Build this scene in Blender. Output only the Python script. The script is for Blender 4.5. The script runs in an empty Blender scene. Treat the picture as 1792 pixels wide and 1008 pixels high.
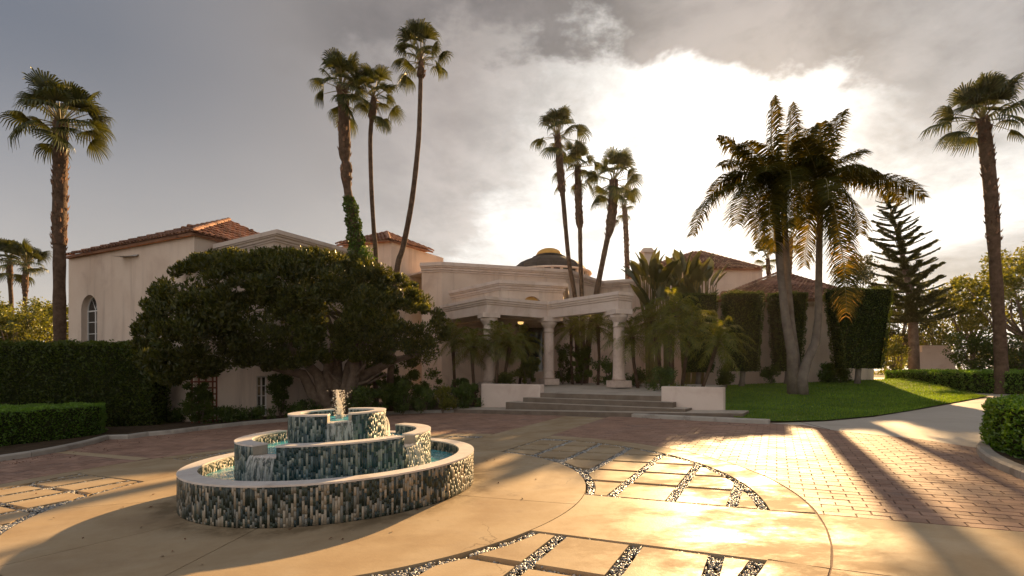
import bpy, bmesh, math, random
import numpy as np
from mathutils import Vector, Matrix
from mathutils.geometry import tessellate_polygon
rad = math.radians
sc = bpy.context.scene
COL = sc.collection
# ------------------------------------------------------------------ camera, world, sun, exposure
F, Y0, TILT, EYE = 890.0, 650.0, 0.0335, 1.65
cam = bpy.data.cameras.new('camera'); camo = bpy.data.objects.new('camera', cam); COL.objects.link(camo)
camo.location = (0, 0, EYE); camo.rotation_euler = (rad(90), 0, 0)
cam.sensor_width = 36; cam.lens = 36 * F / 1792; cam.shift_y = (Y0 - 504) / 1792
cam.clip_start = 0.1; cam.clip_end = 3000
sc.camera = camo
SUN_AZ = math.atan2((1292 - 896) / F, 1.0)          # clockwise from +Y
SUN_EL = rad(19.5)
S = Vector((math.sin(SUN_AZ) * math.cos(SUN_EL), math.cos(SUN_AZ) * math.cos(SUN_EL), math.sin(SUN_EL)))
sun = bpy.data.lights.new('sun', 'SUN'); suno = bpy.data.objects.new('sun', sun); COL.objects.link(suno)
sun.energy = 5.0; sun.angle = rad(0.9); sun.color = (1.0, 0.64, 0.30)
suno.rotation_euler = S.to_track_quat('Z', 'Y').to_euler(); suno.location = (20, 40, 30)
sc.view_settings.view_transform = 'Standard'; sc.view_settings.look = 'None'
sc.view_settings.gamma = 1; sc.view_settings.use_curve_mapping = False
EXPO = 1.5
sc.view_settings.exposure = EXPO
sc.cycles.max_bounces = 6; sc.cycles.transparent_max_bounces = 6
sc.cycles.diffuse_bounces = 3; sc.cycles.glossy_bounces = 2; sc.cycles.transmission_bounces = 4
sc.cycles.use_denoising = True

class NT:
    def __init__(s, tree): s.t = tree
    def n(s, typ, **kw):
        nd = s.t.nodes.new(typ)
        for k, v in kw.items():
            if isinstance(k, str) and k.startswith('i_'):
                nd.inputs[k[2:].replace('_', ' ')].default_value = v
            else: setattr(nd, k, v)
        return nd
    def l(s, a, b): s.t.links.new(a, b)
    def math(s, op, a, b=None, clamp=False):
        nd = s.t.nodes.new('ShaderNodeMath'); nd.operation = op; nd.use_clamp = clamp
        for i, v in enumerate((a, b)):
            if v is None: continue
            if isinstance(v, (int, float)): nd.inputs[i].default_value = v
            else: s.l(v, nd.inputs[i])
        return nd.outputs[0]
    def mix(s, fac, a, b, mode='MIX'):
        nd = s.t.nodes.new('ShaderNodeMix'); nd.data_type = 'RGBA'; nd.blend_type = mode
        for i, v in ((0, fac), (6, a), (7, b)):
            if isinstance(v, (int, float)): nd.inputs[i].default_value = v
            elif isinstance(v, (tuple, list)): nd.inputs[i].default_value = (*v[:3], 1)
            else: s.l(v, nd.inputs[i])
        return nd.outputs[2]
    def ramp(s, fac, stops, interp='LINEAR'):
        nd = s.t.nodes.new('ShaderNodeValToRGB'); r = nd.color_ramp; r.interpolation = interp
        while len(r.elements) < len(stops): r.elements.new(0.5)
        for e, (p, c) in zip(r.elements, stops):
            e.position = p; e.color = (*c[:3], 1) if isinstance(c, (tuple, list)) else (c, c, c, 1)
        s.l(fac, nd.inputs[0]); return nd.outputs[0]
    def rng(s, v, a, b, c, d, smooth=False):
        nd = s.t.nodes.new('ShaderNodeMapRange'); nd.interpolation_type = 'SMOOTHSTEP' if smooth else 'LINEAR'
        s.l(v, nd.inputs[0])
        for i, q in enumerate((a, b, c, d)): nd.inputs[i + 1].default_value = q
        return nd.outputs[0]
    def noise(s, vec, scale, detail=3, rough=0.5, dist=0.0):
        nd = s.t.nodes.new('ShaderNodeTexNoise'); nd.inputs['Scale'].default_value = scale
        nd.inputs['Detail'].default_value = detail; nd.inputs['Roughness'].default_value = rough
        nd.inputs['Distortion'].default_value = dist
        if vec is not None: s.l(vec, nd.inputs['Vector'])
        return nd.outputs[0]
    def vscale(s, vec, sx, sy, sz):
        nd = s.t.nodes.new('ShaderNodeVectorMath'); nd.operation = 'MULTIPLY'
        s.l(vec, nd.inputs[0]); nd.inputs[1].default_value = (sx, sy, sz); return nd.outputs[0]

def make_world():
    w = bpy.data.worlds.new('World'); sc.world = w; w.use_nodes = True
    t = NT(w.node_tree); w.node_tree.nodes.clear()
    tc = t.n('ShaderNodeTexCoord'); D = tc.outputs['Generated']
    sky = t.n('ShaderNodeTexSky', sky_type='NISHITA', sun_disc=False, sun_elevation=SUN_EL, sun_rotation=SUN_AZ)
    sky.air_density = 1.0; sky.dust_density = 2.0
    sep = t.n('ShaderNodeSeparateXYZ'); t.l(D, sep.inputs[0])
    el = t.math('MAXIMUM', sep.outputs[2], 0.0)
    dot = t.n('ShaderNodeVectorMath', operation='DOT_PRODUCT'); t.l(D, dot.inputs[0]); dot.inputs[1].default_value = S
    d = dot.outputs['Value']
    # cloud sheet coordinates: direction projected on a high plane
    den = t.math('ADD', el, 0.22)
    cmb = t.n('ShaderNodeCombineXYZ')
    t.l(t.math('DIVIDE', sep.outputs[0], den), cmb.inputs[0]); t.l(t.math('DIVIDE', sep.outputs[1], den), cmb.inputs[1])
    cmb.inputs[2].default_value = 3.7
    n1 = t.noise(cmb.outputs[0], 1.15, 7, 0.56, 0.35)
    n2 = t.noise(cmb.outputs[0], 0.45, 3, 0.5, 0.2)
    n3 = t.noise(cmb.outputs[0], 3.2, 6, 0.6, 0.3)
    # thin overcast base: brightness follows the angle to the sun and the height over the horizon
    ang = t.math('ARCCOSINE', t.math('MINIMUM', d, 0.99999))
    az = t.math('ARCTAN2', sep.outputs[0], sep.outputs[1])
    w1 = t.math('SUBTRACT', n1, 0.5); w3 = t.math('SUBTRACT', n3, 0.5)
    n6 = t.noise(cmb.outputs[0], 8.0, 7, 0.66, 0.25); w6 = t.math('SUBTRACT', n6, 0.5)
    wob = t.math('ADD', t.math('MULTIPLY', w6, 0.16), t.math('ADD', t.math('MULTIPLY', w1, 0.50), t.math('MULTIPLY', w3, 0.26)))
    angw = t.math('ADD', ang, wob)
    base = t.ramp(t.math('DIVIDE', ang, 3.1416), [(0.0, (0.95, 0.93, 0.90)), (0.10, (0.80, 0.76, 0.71)), (0.16, (0.50, 0.44, 0.40)), (0.24, (0.33, 0.30, 0.285)),
                 (0.32, (0.215, 0.22, 0.245)), (0.40, (0.155, 0.18, 0.235)), (0.55, (0.68, 0.66, 0.66)), (1.0, (0.80, 0.77, 0.75))])  # unseen sky behind the camera raised as added fill on the house fronts
    low = t.math('POWER', t.rng(el, 0.0, 0.46, 1.0, 0.0), 1.35)
    base = t.mix(t.math('MULTIPLY', low, 0.9), base, t.mix(t.rng(d, 0.55, 0.95, 0, 1), (0.86, 0.77, 0.67), (0.92, 0.88, 0.82)))
    # dense white cloud lit by the sun behind it, with a torn rim
    glow = t.rng(t.math('SUBTRACT', angw, t.math('MULTIPLY', low, 0.16)), 0.255, 0.42, 1.0, 0.0, True)
    base = t.mix(glow, base, (1.30, 1.26, 1.19))
    # dark cloud bank over it, lower towards the right
    thr = t.math('SUBTRACT', 0.535, t.math('MULTIPLY', t.math('MAXIMUM', t.math('SUBTRACT', az, 0.34), 0.0), 0.42))
    h = t.math('ADD', t.math('SUBTRACT', sep.outputs[2], thr), t.math('ADD', t.math('MULTIPLY', w1, 0.38), t.math('MULTIPLY', w3, 0.16)))
    n5 = t.noise(cmb.outputs[0], 7.5, 6, 0.62, 0.2); w5 = t.math('SUBTRACT', n5, 0.5)
    h = t.math('ADD', h, t.math('MULTIPLY', w5, 0.13))
    bank = t.rng(h, -0.012, 0.032, 0.0, 1.0, True)
    side = t.rng(d, 0.62, 0.86, 0.0, 1.0, True)
    bankc = t.mix(t.rng(n3, 0.3, 0.7, 0, 1), (0.17, 0.15, 0.14), (0.33, 0.29, 0.27))
    base = t.mix(t.math('MULTIPLY', t.math('MULTIPLY', bank, side), 0.93), base, bankc)
    # thinner grey streak at the right under the bank
    str_ = t.math('MULTIPLY', t.rng(t.math('ADD', az, t.math('MULTIPLY', w1, 0.5)), 0.56, 0.70, 0, 1, True), t.rng(el, 0.05, 0.16, 0, 1, True))
    base = t.mix(t.math('MULTIPLY', str_, t.rng(n1, 0.40, 0.58, 0.25, 0.85)), base, (0.42, 0.395, 0.375))
    bil = t.rng(t.math('ADD', n3, t.math('MULTIPLY', w5, 0.5)), 0.36, 0.62, 0.72, 1.16)
    base = t.mix(t.rng(d, 0.72, 0.95, 0, 1), base, t.mix(1.0, base, bil, 'MULTIPLY'))
    base = t.mix(1.0, base, t.rng(n2, 0.35, 0.65, 0.92, 1.08), 'MULTIPLY')
    base = t.mix(1.0, base, t.rng(n1, 0.3, 0.7, 0.96, 1.04), 'MULTIPLY')
    clouds = t.mix(1.0, base, (2 ** -EXPO,) * 3, 'MULTIPLY')
    nish = t.mix(1.0, sky.outputs[0], (0.06, 0.06, 0.06), 'MULTIPLY')
    out = t.mix(0.93, nish, clouds)
    bg = t.n('ShaderNodeBackground'); t.l(out, bg.inputs[0]); bg.inputs[1].default_value = 1.0
    wo = t.n('ShaderNodeOutputWorld'); t.l(bg.outputs[0], wo.inputs[0])
make_world()

# ------------------------------------------------------------------ coordinates
def gz(x, y=0): return TILT * x
def G(px, py, h=0.0):
    u = (px - 896) / F; w = -(py - Y0) / F
    t = (-EYE + h) / (w - TILT * u)
    return Vector((u * t, t, h + TILT * u * t))
def P(px, py, y): return Vector(((px - 896) / F * y, y, EYE + (Y0 - py) / F * y))
def PX(px, y): return (px - 896) / F * y

# ------------------------------------------------------------------ object helpers
def link(o, parent=None):
    COL.objects.link(o)
    if parent is not None: o.parent = parent
    return o
def tag(o, label=None, cat=None, group=None, kind=None):
    if label: o['label'] = label
    if cat: o['category'] = cat
    if group: o['group'] = group
    if kind: o['kind'] = kind
    return o
def empty(name, loc, label=None, cat=None, group=None):
    o = bpy.data.objects.new(name, None); o.location = loc; o.empty_display_size = 0.3
    link(o); return tag(o, label, cat, group)
class MB:
    """collects verts and faces in world coordinates"""
    def __init__(s): s.v = []; s.f = []; s.m = []; s.n = 0
    def add(s, verts, faces, mi=0):
        b = s.n; s.v.extend([tuple(q) for q in verts]); s.n += len(verts)
        for f in faces: s.f.append(tuple(i + b for i in f)); s.m.append(mi)
    def arr(s, V, Fc, mi=0):
        s.add(V.tolist() if hasattr(V, 'tolist') else V, Fc.tolist() if hasattr(Fc, 'tolist') else Fc, mi)
    def box(s, c, sx, sy, sz, rz=0, mi=0, bottom=True):
        c = Vector(c); R = Matrix.Rotation(rz, 3, 'Z')
        V = [c + R @ Vector((x * sx / 2, y * sy / 2, z * sz / 2)) for z in (-1, 1) for x, y in ((-1, -1), (1, -1), (1, 1), (-1, 1))]
        s.add(V, [(0, 3, 2, 1), (4, 5, 6, 7), (0, 1, 5, 4), (1, 2, 6, 5), (2, 3, 7, 6), (3, 0, 4, 7)], mi)
    def prism(s, poly, z0, z1, mi=0, top_mi=None):
        """poly: list of (x,y); z0,z1 numbers or functions"""
        n = len(poly); A = lambda z, p: z(p[0], p[1]) if callable(z) else z
        V = [(p[0], p[1], A(z0, p)) for p in poly] + [(p[0], p[1], A(z1, p)) for p in poly]
        ar = sum(poly[i][0] * poly[(i + 1) % n][1] - poly[(i + 1) % n][0] * poly[i][1] for i in range(n))
        Fc = [tuple(range(n, 2 * n)), tuple(range(n - 1, -1, -1))] + [(i, (i + 1) % n, n + (i + 1) % n, n + i) for i in range(n)]
        if ar < 0: Fc = [f[::-1] for f in Fc]
        s.add(V, Fc, mi)
        if top_mi is not None: s.m[-len(Fc)] = top_mi
    def tube(s, pts, radii, sides=8, mi=0, cap=True):
        pts = [Vector(p) for p in pts]; n = len(pts); V = []; Fc = []
        ref = None
        for i, p in enumerate(pts):
            d = (pts[min(i + 1, n - 1)] - pts[max(i - 1, 0)]).normalized()
            if ref is None: ref = d.orthogonal().normalized()
            a = (ref - d * ref.dot(d)).normalized(); ref = a; b = d.cross(a)
            for k in range(sides):
                t = 2 * math.pi * k / sides
                V.append(p + (a * math.cos(t) + b * math.sin(t)) * radii[i])
        for i in range(n - 1):
            for k in range(sides):
                k2 = (k + 1) % sides
                Fc.append((i * sides + k, i * sides + k2, (i + 1) * sides + k2, (i + 1) * sides + k))
        if cap: Fc.append(tuple(range((n - 1) * sides, n * sides))); Fc.append(tuple(range(sides - 1, -1, -1)))
        s.add(V, Fc, mi)
    def lathe(s, c, prof, sides=24, mi=0):
        V = []; Fc = []; n = len(prof)
        for r, z in prof:
            for k in range(sides):
                t = 2 * math.pi * k / sides; V.append((c[0] + r * math.cos(t), c[1] + r * math.sin(t), c[2] + z))
        for i in range(n - 1):
            for k in range(sides):
                k2 = (k + 1) % sides
                Fc.append((i * sides + k, i * sides + k2, (i + 1) * sides + k2, (i + 1) * sides + k))
        Fc.append(tuple(range((n - 1) * sides, n * sides))); Fc.append(tuple(range(sides - 1, -1, -1)))
        s.add(V, Fc, mi)
    def mesh(s, name, mats, smooth=False, off=(0, 0, 0)):
        me = bpy.data.meshes.new(name)
        V = np.array(s.v, dtype=np.float64).reshape(-1, 3) - np.array(off)
        me.from_pydata(V.tolist(), [], s.f)
        for m in (mats if isinstance(mats, (list, tuple)) else [mats]): me.materials.append(m)
        if any(s.m): me.polygons.foreach_set('material_index', np.array(s.m, dtype=np.int32))
        if smooth: me.polygons.foreach_set('use_smooth', np.ones(len(me.polygons), dtype=bool))
        me.update(); return me
    def build(s, name, mats, parent=None, smooth=False, **tags):
        off = parent.location if parent is not None else (0, 0, 0)
        if parent is not None and parent.parent is not None: off = Vector(off) + Vector(parent.parent.location)
        o = bpy.data.objects.new(name, s.mesh(name, mats, smooth, off)); link(o, parent)
        return tag(o, **tags)

def quick_mesh(name, V, tris, mat, smooth=False):
    """numpy triangle mesh"""
    V = np.ascontiguousarray(V, dtype=np.float32); T = np.ascontiguousarray(tris, dtype=np.int32)
    me = bpy.data.meshes.new(name)
    me.vertices.add(len(V)); me.vertices.foreach_set('co', V.ravel())
    me.loops.add(T.size); me.loops.foreach_set('vertex_index', T.ravel())
    me.polygons.add(len(T)); me.polygons.foreach_set('loop_start', np.arange(0, T.size, 3, dtype=np.int32))
    try: me.polygons.foreach_set('loop_total', np.full(len(T), 3, dtype=np.int32))
    except Exception: pass
    me.materials.append(mat)
    if smooth: me.polygons.foreach_set('use_smooth', np.ones(len(T), dtype=bool))
    me.update(calc_edges=True); me.validate(); return me

# ------------------------------------------------------------------ materials
MT = {}
def newmat(name):
    m = bpy.data.materials.new(name); m.use_nodes = True; m.node_tree.nodes.clear()
    t = NT(m.node_tree); o = t.n('ShaderNodeOutputMaterial'); MT[name] = m
    return m, t, o
def bump(t, h, strength, dist=0.02):
    b = t.n('ShaderNodeBump'); b.inputs['Strength'].default_value = strength; b.inputs['Distance'].default_value = dist
    t.l(h, b.inputs['Height']); return b.outputs[0]
def surface(name, c1, c2, scale=2.0, rough=0.8, bstr=0.3, bscale=30.0, spec=0.3, stain=None, stain_scale=0.5, obj_rand=0.0, isl=0.0, rough2=None, bdist=0.01, streak=None):
    m, t, o = newmat(name)
    g = t.n('ShaderNodeNewGeometry'); pos = g.outputs['Position']
    col = t.mix(t.rng(t.noise(pos, scale, 5, 0.6), 0.32, 0.68, 0, 1), c1, c2)
    if stain:
        s_ = t.rng(t.noise(pos, stain_scale, 6, 0.62, 0.4), 0.5, 0.72, 0, 1, True)
        col = t.mix(s_, col, stain)
    if streak:
        sk = t.rng(t.noise(t.vscale(pos, 2.2, 2.2, 0.16), 1.0, 5, 0.65), 0.50, 0.74, 0, 0.65, True)
        col = t.mix(sk, col, streak)
    r = None
    if obj_rand: r = t.n('ShaderNodeObjectInfo').outputs['Random']; k = obj_rand
    if isl: r = g.outputs['Random Per Island']; k = isl
    if r is not None:
        v = t.rng(r, 0, 1, 1 - k, 1 + k)
        col = t.mix(1.0, col, v, 'MULTIPLY')
    p = t.n('ShaderNodeBsdfPrincipled'); t.l(col, p.inputs['Base Color'])
    p.inputs['Specular IOR Level'].default_value = spec
    if rough2 is None: p.inputs['Roughness'].default_value = rough
    else: t.l(t.rng(t.noise(pos, stain_scale * 2.2, 5, 0.65), 0.35, 0.65, rough, rough2), p.inputs['Roughness'])
    if bstr:
        t.l(bump(t, t.noise(pos, bscale, 4, 0.6), bstr, bdist), p.inputs['Normal'])
    t.l(p.outputs[0], o.inputs[0]); return m
def leafmat(name, ca, cb, trans=0.4, tcol=None, gloss=0.08, nscale=0.6):
    m, t, o = newmat(name)
    g = t.n('ShaderNodeNewGeometry')
    col = t.ramp(g.outputs['Random Per Island'], [(0, ca), (1, cb)])
    n = t.rng(t.noise(g.outputs['Position'], nscale, 3, 0.6), 0.3, 0.7, 0.65, 1.35)
    col = t.mix(1.0, col, n, 'MULTIPLY')
    d = t.n('ShaderNodeBsdfDiffuse'); t.l(col, d.inputs[0])
    tr = t.n('ShaderNodeBsdfTranslucent')
    t.l(t.mix(1.0, col, tcol or (1.6, 1.3, 0.5), 'MULTIPLY'), tr.inputs[0])
    mx = t.n('ShaderNodeMixShader'); mx.inputs[0].default_value = trans
    t.l(d.outputs[0], mx.inputs[1]); t.l(tr.outputs[0], mx.inputs[2])
    gl = t.n('ShaderNodeBsdfGlossy'); gl.inputs['Roughness'].default_value = 0.38; gl.inputs[0].default_value = (0.9, 0.9, 0.8, 1)
    m2 = t.n('ShaderNodeMixShader'); m2.inputs[0].default_value = gloss
    t.l(mx.outputs[0], m2.inputs[1]); t.l(gl.outputs[0], m2.inputs[2])
    t.l(m2.outputs[0], o.inputs[0]); return m

def concrete_mat():
    m, t, o = newmat('plaza_concrete')
    g = t.n('ShaderNodeNewGeometry'); pos = g.outputs['Position']
    n1 = t.noise(pos, 0.9, 6, 0.6, 0.3); n2 = t.noise(t.vscale(pos, 1, 1, 1), 5.0, 5, 0.65); n3 = t.noise(pos, 60, 3, 0.6)
    col = t.ramp(n1, [(0.3, (0.31, 0.22, 0.13)), (0.5, (0.39, 0.295, 0.185)), (0.7, (0.43, 0.345, 0.235))])
    col = t.mix(t.rng(n2, 0.55, 0.75, 0, 0.35), col, (0.30, 0.22, 0.13))
    col = t.mix(t.rng(n3, 0.3, 0.7, 0, 0.12), col, (0.2, 0.16, 0.11))
    # small dark spots
    vo = t.n('ShaderNodeTexVoronoi'); vo.inputs['Scale'].default_value = 2.6; t.l(pos, vo.inputs['Vector'])
    sp = t.math('MULTIPLY', t.rng(vo.outputs['Distance'], 0.02, 0.05, 1, 0), t.rng(t.noise(pos, 1.7, 2), 0.5, 0.56, 0, 0.7))
    col = t.mix(sp, col, (0.08, 0.055, 0.04))
    col = t.mix(1.0, col, t.rng(t.n('ShaderNodeObjectInfo').outputs['Random'], 0, 1, 0.92, 1.06), 'MULTIPLY')
    vc = t.n('ShaderNodeTexVoronoi', feature='DISTANCE_TO_EDGE'); vc.inputs['Scale'].default_value = 0.42
    wv = t.n('ShaderNodeVectorMath', operation='ADD'); t.l(pos, wv.inputs[0])
    nz = t.n('ShaderNodeTexNoise'); nz.inputs['Scale'].default_value = 2.0; nz.inputs['Detail'].default_value = 5; t.l(pos, nz.inputs['Vector']); t.l(nz.outputs['Color'], wv.inputs[1]); t.l(wv.outputs[0], vc.inputs['Vector'])
    crk = t.math('MULTIPLY', t.rng(vc.outputs['Distance'], 0.0, 0.004, 0.7, 0.0), t.rng(t.noise(pos, 0.35, 2), 0.50, 0.56, 0, 1))
    col = t.mix(crk, col, (0.08, 0.055, 0.035))
    tyre = t.noise(t.vscale(pos, 0.5, 6.0, 1), 0.8, 4, 0.6)
    col = t.mix(t.rng(tyre, 0.56, 0.72, 0, 0.12, True), col, (0.22, 0.16, 0.10))
    # damp mineral ring close to the fountain
    dv = t.n('ShaderNodeVectorMath', operation='DISTANCE'); t.l(t.vscale(pos, 1, 1, 0), dv.inputs[0]); dv.inputs[1].default_value = (-2.62, 7.67, 0)
    dist = t.math('ADD', dv.outputs['Value'], t.rng(n2, 0, 1, -0.25, 0.25))
    wet = t.math('MULTIPLY', t.rng(dist, 2.15, 2.55, 1, 0, True), t.rng(t.noise(pos, 2.3, 5, 0.7), 0.42, 0.6, 0.1, 0.85))
    col = t.mix(wet, col, (0.16, 0.115, 0.065))
    p = t.n('ShaderNodeBsdfPrincipled'); t.l(col, p.inputs['Base Color'])
    t.l(t.rng(t.noise(t.vscale(pos, .8, 1.1, 1), 1.1, 7, 0.7, 0.1), 0.42, 0.58, 0.50, 0.85), p.inputs['Roughness']); p.inputs['Specular IOR Level'].default_value = 0.14
    hh = t.math('ADD', t.math('MULTIPLY', n3, 0.4), t.noise(pos, 9, 5, 0.6))
    t.l(bump(t, hh, 0.22, 0.01), p.inputs['Normal'])
    t.l(p.outputs[0], o.inputs[0]); return m
concrete = concrete_mat()
path_concrete = surface('path_concrete', (0.42, 0.37, 0.31), (0.48, 0.43, 0.37), 1.2, 0.6, 0.2, 20, 0.4, stain=(0.34, 0.29, 0.24), stain_scale=0.6)
kerb_concrete = surface('kerb_concrete', (0.34, 0.31, 0.27), (0.44, 0.40, 0.35), 3, 0.8, 0.4, 25, 0.3, stain=(0.22, 0.19, 0.16), stain_scale=1.6, obj_rand=0.1)
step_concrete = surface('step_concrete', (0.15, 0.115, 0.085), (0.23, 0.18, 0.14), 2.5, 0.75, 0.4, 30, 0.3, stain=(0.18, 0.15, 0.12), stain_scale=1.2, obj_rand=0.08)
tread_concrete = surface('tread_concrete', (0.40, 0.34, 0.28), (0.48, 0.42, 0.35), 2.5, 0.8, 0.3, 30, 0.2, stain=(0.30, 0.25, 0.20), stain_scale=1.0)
brick_mat = surface('paving_brick', (0.26, 0.155, 0.112), (0.36, 0.225, 0.165), 1.3, 0.60, 0.35, 45, 0.22, stain=(0.24, 0.16, 0.13), stain_scale=0.9, isl=0.18, rough2=0.72)
brick_obj_mat = surface('paving_brick_near', (0.26, 0.155, 0.112), (0.36, 0.225, 0.165), 1.3, 0.60, 0.35, 45, 0.22, stain=(0.24, 0.16, 0.13), stain_scale=0.9, obj_rand=0.18, rough2=0.72)
mortar = surface('paving_joint_sand', (0.17, 0.115, 0.09), (0.24, 0.17, 0.13), 6, 0.9, 0.5, 80, 0.1)
joint_dark = surface('dark_bed', (0.03, 0.026, 0.022), (0.06, 0.05, 0.04), 8, 0.95, 0.5, 60, 0.1)
stucco = surface('pink_stucco', (0.66, 0.52, 0.42), (0.73, 0.60, 0.50), 0.7, 0.9, 0.35, 25, 0.15, stain=(0.56, 0.43, 0.35), stain_scale=0.45, streak=(0.44, 0.34, 0.28))
stucco_low = surface('low_wall_stucco', (0.68, 0.56, 0.48), (0.74, 0.62, 0.54), 0.9, 0.85, 0.3, 25, 0.2, stain=(0.60, 0.47, 0.40), stain_scale=0.8)
trim_mat = surface('cornice_stone', (0.66, 0.54, 0.47), (0.72, 0.61, 0.54), 1.5, 0.75, 0.25, 22, 0.25, stain=(0.58, 0.46, 0.38), stain_scale=0.9, streak=(0.50, 0.40, 0.33))
column_mat = surface('column_stone', (0.56, 0.43, 0.36), (0.66, 0.53, 0.45), 8, 0.85, 0.5, 28, 0.15, stain=(0.44, 0.32, 0.26), stain_scale=3.0)
rtile = surface('clay_roof_tile', (0.25, 0.125, 0.08), (0.38, 0.21, 0.14), 1.3, 0.8, 0.3, 25, 0.15, stain=(0.17, 0.09, 0.06), stain_scale=1.5, isl=0.35)
dome_mat = surface('dark_dome_metal', (0.040, 0.032, 0.028), (0.065, 0.052, 0.045), 1.5, 0.7, 0.1, 10, 0.2)
gold_cap = surface('amber_skylight', (0.55, 0.30, 0.05), (0.68, 0.38, 0.07), 2, 0.35, 0.1, 10, 0.5)
soil = surface('planting_soil', (0.05, 0.035, 0.022), (0.10, 0.07, 0.045), 3, 0.95, 0.8, 30, 0.1, bdist=0.04)
farground = surface('far_ground', (0.09, 0.09, 0.04), (0.14, 0.12, 0.07), 0.4, 0.95, 0.5, 8, 0.1)
grassm = surface('lawn_turf', (0.065, 0.13, 0.016), (0.12, 0.20, 0.026), 1.1, 0.85, 0.8, 90, 0.15, bdist=0.03, stain=(0.095, 0.14, 0.03), stain_scale=0.5)
white_paint = surface('white_paint', (0.74, 0.72, 0.70), (0.8, 0.78, 0.76), 3, 0.5, 0.1, 20, 0.3)
coping_mat = surface('pale_coping', (0.60, 0.55, 0.52), (0.70, 0.65, 0.61), 7, 0.45, 0.3, 60, 0.4, stain=(0.50, 0.44, 0.40), stain_scale=2.5)
grout = surface('fountain_grout', (0.30, 0.27, 0.22), (0.38, 0.34, 0.28), 5, 0.8, 0.3, 50, 0.2)
basin_mat = surface('basin_plaster', (0.12, 0.52, 0.62), (0.18, 0.62, 0.72), 3, 0.6, 0.1, 10, 0.3)
bark_palm = surface('palm_bark', (0.075, 0.048, 0.032), (0.16, 0.105, 0.072), 5, 0.9, 1.0, 22, 0.1, bdist=0.04)
bark_boot = surface('palm_leaf_bases', (0.09, 0.045, 0.025), (0.25, 0.14, 0.085), 3, 0.85, 0.6, 30, 0.15, isl=0.35, bdist=0.03)
bark_king = surface('king_palm_bark', (0.13, 0.105, 0.085), (0.23, 0.19, 0.155), 3, 0.8, 0.6, 14, 0.2, bdist=0.02)
crownshaft_mat = surface('crownshaft_green', (0.10, 0.12, 0.04), (0.16, 0.17, 0.06), 3, 0.5, 0.1, 12, 0.3)
bark = surface('tree_bark', (0.13, 0.095, 0.07), (0.25, 0.19, 0.145), 4, 0.9, 1.0, 16, 0.1, bdist=0.05)
petiole_mat = surface('palm_stalk', (0.16, 0.14, 0.04), (0.24, 0.18, 0.06), 3, 0.6, 0, 1, 0.3)
rust_mat = surface('trellis_wood', (0.16, 0.05, 0.03), (0.25, 0.09, 0.055), 4, 0.8, 0.4, 25, 0.2)
metal_grey = surface('grey_metal', (0.35, 0.33, 0.32), (0.42, 0.40, 0.38), 4, 0.45, 0.1, 20, 0.4)
L_ficus = leafmat('ficus_leaf', (0.022, 0.038, 0.006), (0.10, 0.115, 0.016), 0.42, (2.0, 1.5, 0.35), 0.045, 0.5)
L_hedge = leafmat('hedge_leaf', (0.035, 0.062, 0.009), (0.09, 0.125, 0.02), 0.42, None, 0.03)
L_low = leafmat('low_hedge_leaf', (0.06, 0.15, 0.010), (0.17, 0.32, 0.024), 0.45, (1.5, 1.3, 0.4), 0.05)
L_palm = leafmat('fan_palm_leaf', (0.020, 0.032, 0.008), (0.065, 0.08, 0.018), 0.30, (2.0, 1.5, 0.35), 0.04)
L_king = leafmat('feather_palm_leaf', (0.028, 0.034, 0.006), (0.085, 0.08, 0.012), 0.42, (2.2, 1.5, 0.25), 0.01)
L_pygmy = leafmat('pygmy_palm_leaf', (0.06, 0.085, 0.012), (0.19, 0.20, 0.028), 0.5, (2.0, 1.6, 0.4), 0.05)
L_gold = leafmat('golden_frond_leaf', (0.16, 0.13, 0.02), (0.30, 0.19, 0.03), 0.5, (1.5, 1.1, 0.4), 0.05)
L_tree = leafmat('background_leaf', (0.06, 0.085, 0.014), (0.17, 0.18, 0.03), 0.5, (1.7, 1.4, 0.4), 0.04)
L_dark = leafmat('conifer_leaf', (0.035, 0.05, 0.014), (0.09, 0.10, 0.028), 0.35, None, 0.05)
L_banana = leafmat('paddle_leaf', (0.035, 0.045, 0.012), (0.075, 0.085, 0.02), 0.35, (1.8, 1.4, 0.4), 0.10)
L_under = leafmat('undergrowth_leaf', (0.03, 0.06, 0.008), (0.10, 0.16, 0.02), 0.3, None, 0.05)
L_ivy = leafmat('ivy_leaf', (0.04, 0.09, 0.012), (0.10, 0.17, 0.022), 0.35, None, 0.04)
L_grass = leafmat('grass_blade', (0.07, 0.15, 0.014), (0.21, 0.30, 0.038), 0.45, (1.5, 1.35, 0.4), 0.02)

def mosaic_mat(name='mosaic_tile', wet=False):
    m, t, o = newmat(name)
    g = t.n('ShaderNodeNewGeometry')
    col = t.ramp(g.outputs['Random Per Island'], [(0, (0.016, 0.026, 0.018)), (0.24, (0.035, 0.050, 0.034)), (0.40, (0.024, 0.040, 0.040)), (0.52, (0.07, 0.085, 0.07)), (0.58, (0.17, 0.17, 0.15)),
                 (0.68, (0.30, 0.25, 0.18)), (0.80, (0.22, 0.20, 0.16)), (0.90, (0.38, 0.32, 0.24))], 'CONSTANT')
    if wet: col = t.mix(0.45, col, t.mix(1.0, col, (0.5, 0.95, 1.2), 'MULTIPLY')); col = t.mix(0.07, col, (0.05, 0.22, 0.30))
    p = t.n('ShaderNodeBsdfPrincipled'); t.l(col, p.inputs['Base Color']); p.inputs['Roughness'].default_value = 0.45
    p.inputs['Specular IOR Level'].default_value = 0.5
    t.l(bump(t, t.noise(g.outputs['Position'], 40, 2), 0.15, 0.004), p.inputs['Normal'])
    t.l(p.outputs[0], o.inputs[0]); return m
mosaic = mosaic_mat(); mosaic_wet = mosaic_mat('wet_mosaic_tile', True)
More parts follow.
